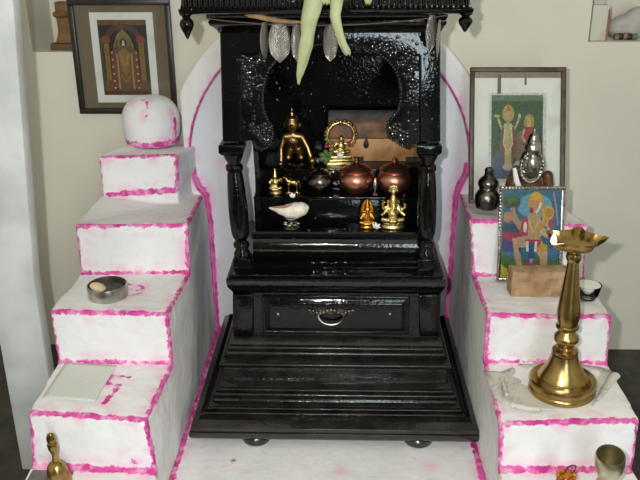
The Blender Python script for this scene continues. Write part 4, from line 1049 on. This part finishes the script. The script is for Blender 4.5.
# glass bowl behind the lamp
gc = at(588, 301, z=Z2R); gc = Vector((gc.x-.001, 1.432, Z2R+.001)); gr = .026; gh = at(588, 284, y=1.432).z-gc.z
root = thing('glass_bowl', 'small clear glass cup of white wax behind the lamp stem', 'cup', gc)
b = B(); b.lathe([(.012, 0), (.017, .003), (.022, .014), (.0255, .030), (gr, gh), (gr-.0018, gh), (.0238, .030), (.0202, .015), (.014, .006), (.001, .005)], gc, 40); obj('cup', b, 'glass', root)
b = B(); b.lathe([(.001, .006), (.0135, .0065), (.0195, .0155), (.0222, .026), (.001, .028)], gc, 32); obj('oil', b, 'bag', root)
b = B(); b.lathe([(.001, .0282), (.0222, .0262), (.0236, .033), (.001, .034)], gc, 32); obj('wax_surface', b, 'wax', root)
# standing oil lamp
lz = Z1R+.0022
lc = Vector((at(559.8, 387, z=lz).x, 1.256, lz))
lamp = thing('oil_lamp', 'tall brass oil lamp with a lit wick on the right ledge', 'oil lamp', lc)
r0 = .0605
zr = lambda py: at(566, py, y=1.2715).z-lz
b = B(); b.lathe([(.5*r0, 0), (.97*r0, 0), (r0, .004), (.985*r0, .009), (.955*r0, .011), (.955*r0, .013), (.985*r0, .016), (r0, .022), (.985*r0, .0265), (.93*r0, .0285), (.86*r0, .0262), (.80*r0, .0235), (.765*r0, .0265), (.745*r0, .031), (.725*r0, .0315), (.69*r0, .034), (.61*r0, .043), (.50*r0, .055), (.43*r0, .066), (.40*r0, .073), (.385*r0, .078), (.2*r0, .079)], lc, 72)
obj('lamp_base', b, 'brass', lamp)
H1 = zr(258)+.0045
stem = [(.02, .077), (.0225, .079), (.0235, .083), (.0225, .087), (.015, .090), (.0138, .094), (.0165, .099), (.0215, .106), (.0225, .111), (.0205, .117), (.0145, .123), (.0135, .127), (.0165, .129), (.0205, .1325), (.0205, .1355), (.0175, .138), (.0185, .144), (.0205, .154), (.0205, .164), (.0185, .180), (.0155, .205), (.0122, .235), (.0098, .262), (.0090, H1-.006), (.0105, H1-.004), (.0125, H1), (.0135, H1+.005), (.0125, H1+.011), (.009, H1+.014), (.008, H1+.018), (.010, H1+.021)]
b = B(); b.lathe(stem, lc, 48); obj('lamp_stem', b, 'brass', lamp)
# five-spouted dish
dz = H1+.018; NS = 100
def star(th, k):
    c_ = abs(math.cos(2.5*(th-SP0)))
    return c_**k
SP0 = math.radians(212)
b = B()
def dring(rb, rs, k, z, zs, inset=0):
    out = []
    for i in range(NS):
        th = 2*PI*i/NS; s_ = star(th, k); rr_ = rb+(rs-rb)*s_
        out.append((lc.x+rr_*math.cos(th), lc.y+rr_*math.sin(th), lc.z+dz+z+zs*s_))
    return out
b.stack([dring(.008, .008, 1, 0, 0), dring(.020, .024, 4, .0015, .001), dring(.031, .040, 5, .007, .002), dring(.0365, .050, 6, .015, .001), dring(.0385, .056, 7, .0225, .0005), dring(.0365, .0545, 7, .0225, .0005), dring(.034, .047, 6, .0155, 0), dring(.027, .034, 4, .0075, 0), dring(.004, .004, 1, .005, 0)])
obj('lamp_dish', b, 'brass', lamp, ang=60)
fl = Vector((lc.x+.049*math.cos(SP0), lc.y+.049*math.sin(SP0), lc.z+dz+.021))
wk = B(); wk.tube([(fl.x+.018, fl.y+.014, fl.z-.006, .0022), (fl.x, fl.y, fl.z-.001, .002), (fl.x-.003, fl.y-.002, fl.z+.002, .0016)], 8); obj('wick', wk, 'wax', lamp)
b = B(); b.lathe([(.0008, 0), (.0035, .002), (.0048, .006), (.0042, .011), (.0022, .016), (.0003, .020)], (fl.x-.003, fl.y-.002, fl.z+.001), 16); obj('flame', b, 'flame', lamp)
lamp.rotation_euler = (0, math.radians(-1.6), 0)
# newspaper under the lamp
nz_ = Z1R
root = thing('newspaper', 'crumpled newspaper sheet spread under the brass oil lamp', 'newspaper', (lc.x, lc.y, nz_))
b = B()
outline = [(483, 371), (501, 372), (520, 364.5), (560, 362), (600, 367), (612, 372), (590, 408), (563, 411), (540, 411), (511, 408), (495, 398), (489, 385)]
P_ = [at(px, py, z=nz_+.0012) for px, py in outline]
cen = Vector((lc.x, lc.y, nz_+.0012)); g = []
for k in range(9):
    t = k/8
    g.append([b._v(cen.lerp(p, t) + Vector((0, 0, .0025*max(0, t-.55)*abs(math.sin(i*2.1+1))*2))) for i, p in enumerate(P_)])
n = len(P_)
for k in range(8):
    for i in range(n): b.face([g[k][i], g[k][(i+1) % n], g[k+1][(i+1) % n], g[k+1][i]])
obj('sheet', b, 'news', root, solid=.0006)
def roll(q, r0_, r1_):
    b = B(); N_ = len(q); b.tube([(*at(px, py, z=nz_+.004+r0_*.6), r0_+(r1_-r0_)*k/(N_-1)) for k, (px, py) in enumerate(q)], 12)
    for v in b.bm.verts:
        v.co.z = nz_+.0015+max(0, (v.co.z-nz_-.001))*.75
    obj('rolled_edge', b, 'news', root)
roll([(592, 406), (600, 396), (608, 385), (616, 375)], .002, .0085)
roll([(512, 404), (520, 406), (530, 408), (540, 408.5)], .0068, .0055)
roll([(502, 377), (504, 386), (507, 394)], .005, .004)
# lota and wire charm on the lowest tread
Z0R = (CRR[0][2].z+CRR[0][3].z)/2
lo = Vector((at(610, 470, y=1.075).x, 1.075, Z0R+.001)); lh_ = (at(612, 447, y=1.075).z-lo.z)*1.07
root = thing('brass_lota', 'dull brass wide-mouthed pot standing at the bottom right corner', 'pot', lo)
b = B(); q = .0235
b.lathe([(.5*q, 0), (.6*q, .004), (.85*q, .15*lh_), (.88*q, .28*lh_), (.75*q, .42*lh_), (.56*q, .50*lh_), (.55*q, .53*lh_), (.72*q, .60*lh_), (.95*q, .74*lh_), (1.02*q, .88*lh_), (.99*q, .97*lh_), (.93*q, lh_), (.88*q, .97*lh_), (.90*q, .86*lh_), (.80*q, .72*lh_), (.5*q, .58*lh_), (.02*q, .56*lh_)], lo, 48)
obj('pot_body', b, 'bronze', root); root.rotation_euler = (.22, -.12, 0)
am = Vector((at(567, 470, y=1.075).x, 1.075, Z0R+.001)); ah_ = at(567, 472, y=1.075).z-am.z
root = thing('ornament', 'orange glazed trinket with a wire loop in front of the lowest right step', 'ornament', am)
b = B(); q = .0165; b.lathe([(.6*q, 0), (.9*q, .12*ah_), (q, .4*ah_), (.95*q, .7*ah_), (.7*q, .92*ah_), (.3*q, ah_), (.01*q, ah_)], am, 24)
for k in range(10):
    a = 2*PI*k/10; b.sphere(am+Vector((.80*q*math.cos(a), .80*q*math.sin(a), ah_*.90)), .0042, 0, 8, 6)
obj('trinket_body', b, 'orange', root)
b = B(); lx_, lz_ = at(572, 472, y=1.075).x, am.z+ah_-.004
b.tube([(lx_-.006+.0075*math.sin(2*PI*k/20)*(1)+.004*(1-math.cos(2*PI*k/20))*.8, 1.075, lz_+.009*(1-math.cos(2*PI*k/20)), .0011) for k in range(21)], 8)
obj('wire_loop', b, 'silver_dark', root)
# bright bowl rim on the dark floor
fb = Vector((at(636, 404, z=ZF).x+.022, 1.61, ZF+.0005))
b = B(); b.lathe([(.02, 0), (.026, .002), (.036, .018), (.040, .028), (.0385, .028), (.034, .018), (.024, .004), (.001, .003)], fb, 32)
tag(obj('steel_bowl', b, 'steel', None, fb), 'shiny steel bowl on the dark floor beyond the right ledge', 'bowl')

# ------------------------------------------------------------------ things on the left ledge
Z2L = (CL[1][0].z+CL[1][1].z+CL[2][2].z+CL[2][3].z)/4; Z1L = (CL[0][0].z+CL[0][1].z+CL[1][2].z+CL[1][3].z)/4; Z0L = (CL[0][2].z+CL[0][3].z)/2
bc = at(108.5, 297, z=Z2L); bc = Vector((bc.x, bc.y, Z2L+.0015))
q = (at(128, 295, y=bc.y).x-at(89, 295, y=bc.y).x)/2; bh = .028
root = thing('steel_tin', 'round steel tin holding dark ash and a pale piece, on the left ledge', 'tin', bc)
b = B(); b.lathe([(.93*q, 0), (.99*q, .002), (q, .004), (q, bh-.002), (.985*q, bh), (.95*q, bh), (.94*q, .004), (.01, .003)], bc, 56); obj('tin_body', b, 'steel', root)
b = B(); b.lathe([(.01*q, .003), (.93*q, .004), (.93*q, .014), (.4*q, .018), (.01*q, .019)], bc, 32); roughen(b, .0015, 90); obj('ash', b, 'ash', root)
b = B(); b.sphere(bc+Vector((-.018, -.004, .022)), (.017, .014, .008), 0, 20, 12, Matrix.Rotation(.35, 3, 'Y')); obj('pale_piece', b, 'sandal', root)
# ruled paper
b = B(); PC = [at(66, 363, z=Z1L+.0015), at(117, 366, z=Z1L+.0015), at(95, 403.5, z=Z1L+.0015), at(42, 400, z=Z1L+.0015)]
NU = 12; g = []
for k in range(NU+1):
    row = []
    for i in range(NU+1):
        u, v = i/NU, k/NU
        p = PC[0].lerp(PC[1], u).lerp(PC[3].lerp(PC[2], u), v)
        p = p+Vector((0, 0, .0015+.003*math.sin(u*2.4+.4)*v*v + .0015*math.sin(v*3)))
        row.append(b._v(p))
    g.append(row)
for k in range(NU):
    for i in range(NU): b.face([g[k][i], g[k][i+1], g[k+1][i+1], g[k+1][i]])
tag(obj('paper_sheet', b, 'paper', None, (PC[0]+PC[2])/2, solid=.0004), 'sheet of ruled white paper lying on the lower left step', 'paper')
# hand bell on a slate
bp = Vector((at(58, 472, y=1.118).x, 1.118, Z0L+.007))
b = B(); s0, s1 = at(38, 464, z=Z0L), at(79, 463, z=Z0L)
b.box(s0.x, s1.x, 1.06, 1.152, Z0L+.0008, Z0L+.0065); b.bevel(.0015, 2)
tag(obj('slate', b, 'greystone', None, (bp.x, 1.11, Z0L)), 'flat grey slab under the brass hand bell', 'slab')
bh_ = at(52, 433, y=1.118).z-bp.z
root = thing('hand_bell', 'brass hand bell with pointed handle at the bottom left corner', 'bell', bp)
b = B(); k = bh_
b.lathe([(.0215, 0), (.0225, .003), (.0205, .012), (.0185, .024), (.0165, .034), (.013, .041), (.007, .045), (.002, .046)], bp, 40); obj('bell_body', b, 'brass', root)
b = B(); b.lathe([(.005, .044), (.006, .048), (.0045, .053), (.0048, .060), (.0065, .066), (.0085, .072), (.0095, .080), (.0085, .084), (.0062, .0855), (.0085, .089), (.0085, .095), (.006, .103), (.0025, k-.003), (.0005, k)], bp, 24, sy=.8); obj('bell_handle', b, 'brass', root)
root.rotation_euler = (.02, -.02, 0)
# dried flower on the platform
p = at(233.5, 461, z=0); b = B()
for k in range(5):
    a = 2*PI*k/5+.3; b.tube([(p.x, p.y, .0022, .001), (p.x+.006*math.cos(a), p.y+.006*math.sin(a), .0015, .0008)], 6)
tag(obj('dried_flower', b, 'tanleaf', None, p), 'tiny brown star-shaped dried flower on the platform by the left foot', 'flower')

# ------------------------------------------------------------------ things in the wall niches
yl = 2.02; s0 = at(50, 53, y=yl); zn = NICHE_L[2]
pk = lambda px, py: at(px, py, y=yl)
root = thing('wooden_stand', 'small golden brown carved stand in the upper left wall niche', 'stand', (pk(66, 50).x, yl+.02, zn))
cx = pk(68, 40).x; u = pk(69, 30).x-pk(68, 30).x
b = B(); b.loft_rect([(cx-17*u, cx+17*u, yl-.01, yl+.06, zn), (cx-17.5*u, cx+17.5*u, yl-.01, yl+.06, zn+.008), (cx-17*u, cx+17*u, yl-.008, yl+.058, zn+.017)]); b.bevel(.002, 2); obj('stand_foot', b, 'stand_dark', root)
z1 = zn+.0175; b = B()
b.loft_rect([(cx-13*u, cx+13*u, yl, yl+.05, z1), (cx-11*u, cx+11*u, yl+.003, yl+.047, z1+.014), (cx-9.5*u, cx+9.5*u, yl+.005, yl+.045, z1+.03), (cx-10*u, cx+10*u, yl+.005, yl+.045, z1+.062), (cx-12.5*u, cx+12.5*u, yl, yl+.05, z1+.066), (cx-12.5*u, cx+12.5*u, yl, yl+.05, z1+.074), (cx-10*u, cx+10*u, yl+.004, yl+.046, z1+.078), (cx-10*u, cx+10*u, yl+.004, yl+.046, z1+.10)]); b.bevel(.0015, 2)
obj('stand_body', b, 'stand_wood', root)
yr_ = 2.012; zr_ = NICHE_R[2]
a, c = at(589.5, 41, y=yr_), at(611, 5, y=yr_)
root = thing('plastic_box', 'dirty white upright box with rusty edge in the upper right niche', 'box', ((a.x+c.x)/2, yr_+.03, zr_))
b = B(); b.box(a.x, c.x, yr_, yr_+.06, zr_, c.z); b.bevel(.002, 2); obj('box_body', b, 'box_dirty', root)
b = B(); b.box(c.x-.004, c.x+.001, yr_-.001, yr_+.004, zr_, c.z-.01); roughen(b, .0008, 200); obj('rusty_strip', b, 'rust', root)
b = B(); b.box(a.x+.003, a.x+.030, yr_+.01, yr_+.05, c.z, c.z+.03); b.bevel(.002, 2); obj('box_top', b, 'bag', root)
p0, p1 = at(614, 36, y=yr_+.01), at(637, 39, y=yr_+.01); zz = zr_+.0085
root = thing('banded_roll', 'small striped brown roll with a green end lying in the upper right niche', 'roll', ((p0.x+p1.x)/2, yr_+.01, zr_))
b = B(); Lx = p1.x-p0.x
for k in range(4):
    xa = p0.x+Lx*.19*k; b.tube([(xa, yr_+.01, zz, .0075), (xa+Lx*.02, yr_+.01, zz, .0082), (xa+Lx*.15, yr_+.01, zz, .0082), (xa+Lx*.19, yr_+.01, zz, .0070)], 14, k % 2)
obj('roll_body', b, ['battery', 'frame_black'], root)
b = B(); b.tube([(p0.x+Lx*.76, yr_+.01, zz-.001, .0065), (p0.x+Lx*.80, yr_+.01, zz-.001, .0072), (p1.x-.001, yr_+.01, zz-.001, .0070), (p1.x, yr_+.01, zz-.001, .005)], 14); obj('green_end', b, 'teal', root)
b = B(); cxx = at(634, 20, y=2.08).x
b.sphere((cxx, 2.085, zr_+.028), (.062, .035, .030)); b.sphere((cxx+.02, 2.085, zr_+.045), (.05, .032, .03)); b.sphere((cxx-.02, 2.08, zr_+.02), (.045, .035, .022)); b.box(cxx-.05, cxx+.06, 2.06, 2.11, zr_, zr_+.02)
b.remesh(.003, 6); roughen(b, .003, 40)
tag(obj('cloth_bag', b, 'bag', None, (cxx, 2.085, zr_)), 'pale grey rounded bundle behind the striped roll in the upper right niche', 'bundle')

# ------------------------------------------------------------------ light
def light(kind, name, loc, energy, col=(1, 1, 1), **kw):
    l = bpy.data.lights.new(name, kind); l.energy = energy; l.color = col
    for k, v in kw.items(): setattr(l, k, v)
    o = bpy.data.objects.new(name, l); COL.objects.link(o); o.location = loc; return o
light('POINT', 'camera_flash', (-.075, -.01, 1.045), 55, (1, .99, .975), shadow_soft_size=.012)
w = light('AREA', 'doorway_daylight', (.58, -1.58, 1.2), 26, (.80, .95, 1.0), shape='RECTANGLE', size=.55, size_y=2.0)
w.rotation_euler = (math.radians(90), 0, 0)
light('POINT', 'wick_glow', (fl.x-.012, fl.y-.012, fl.z+.012), .12, (1, .6, .25), shadow_soft_size=.006)
wd = bpy.data.worlds.new('world'); scn.world = wd; wd.use_nodes = True
wd.node_tree.nodes['Background'].inputs['Color'].default_value = (1, .98, .95, 1); wd.node_tree.nodes['Background'].inputs['Strength'].default_value = .09
scn.view_settings.view_transform = 'Standard'; scn.view_settings.look = 'None'; scn.view_settings.gamma = 1; scn.view_settings.exposure = 0
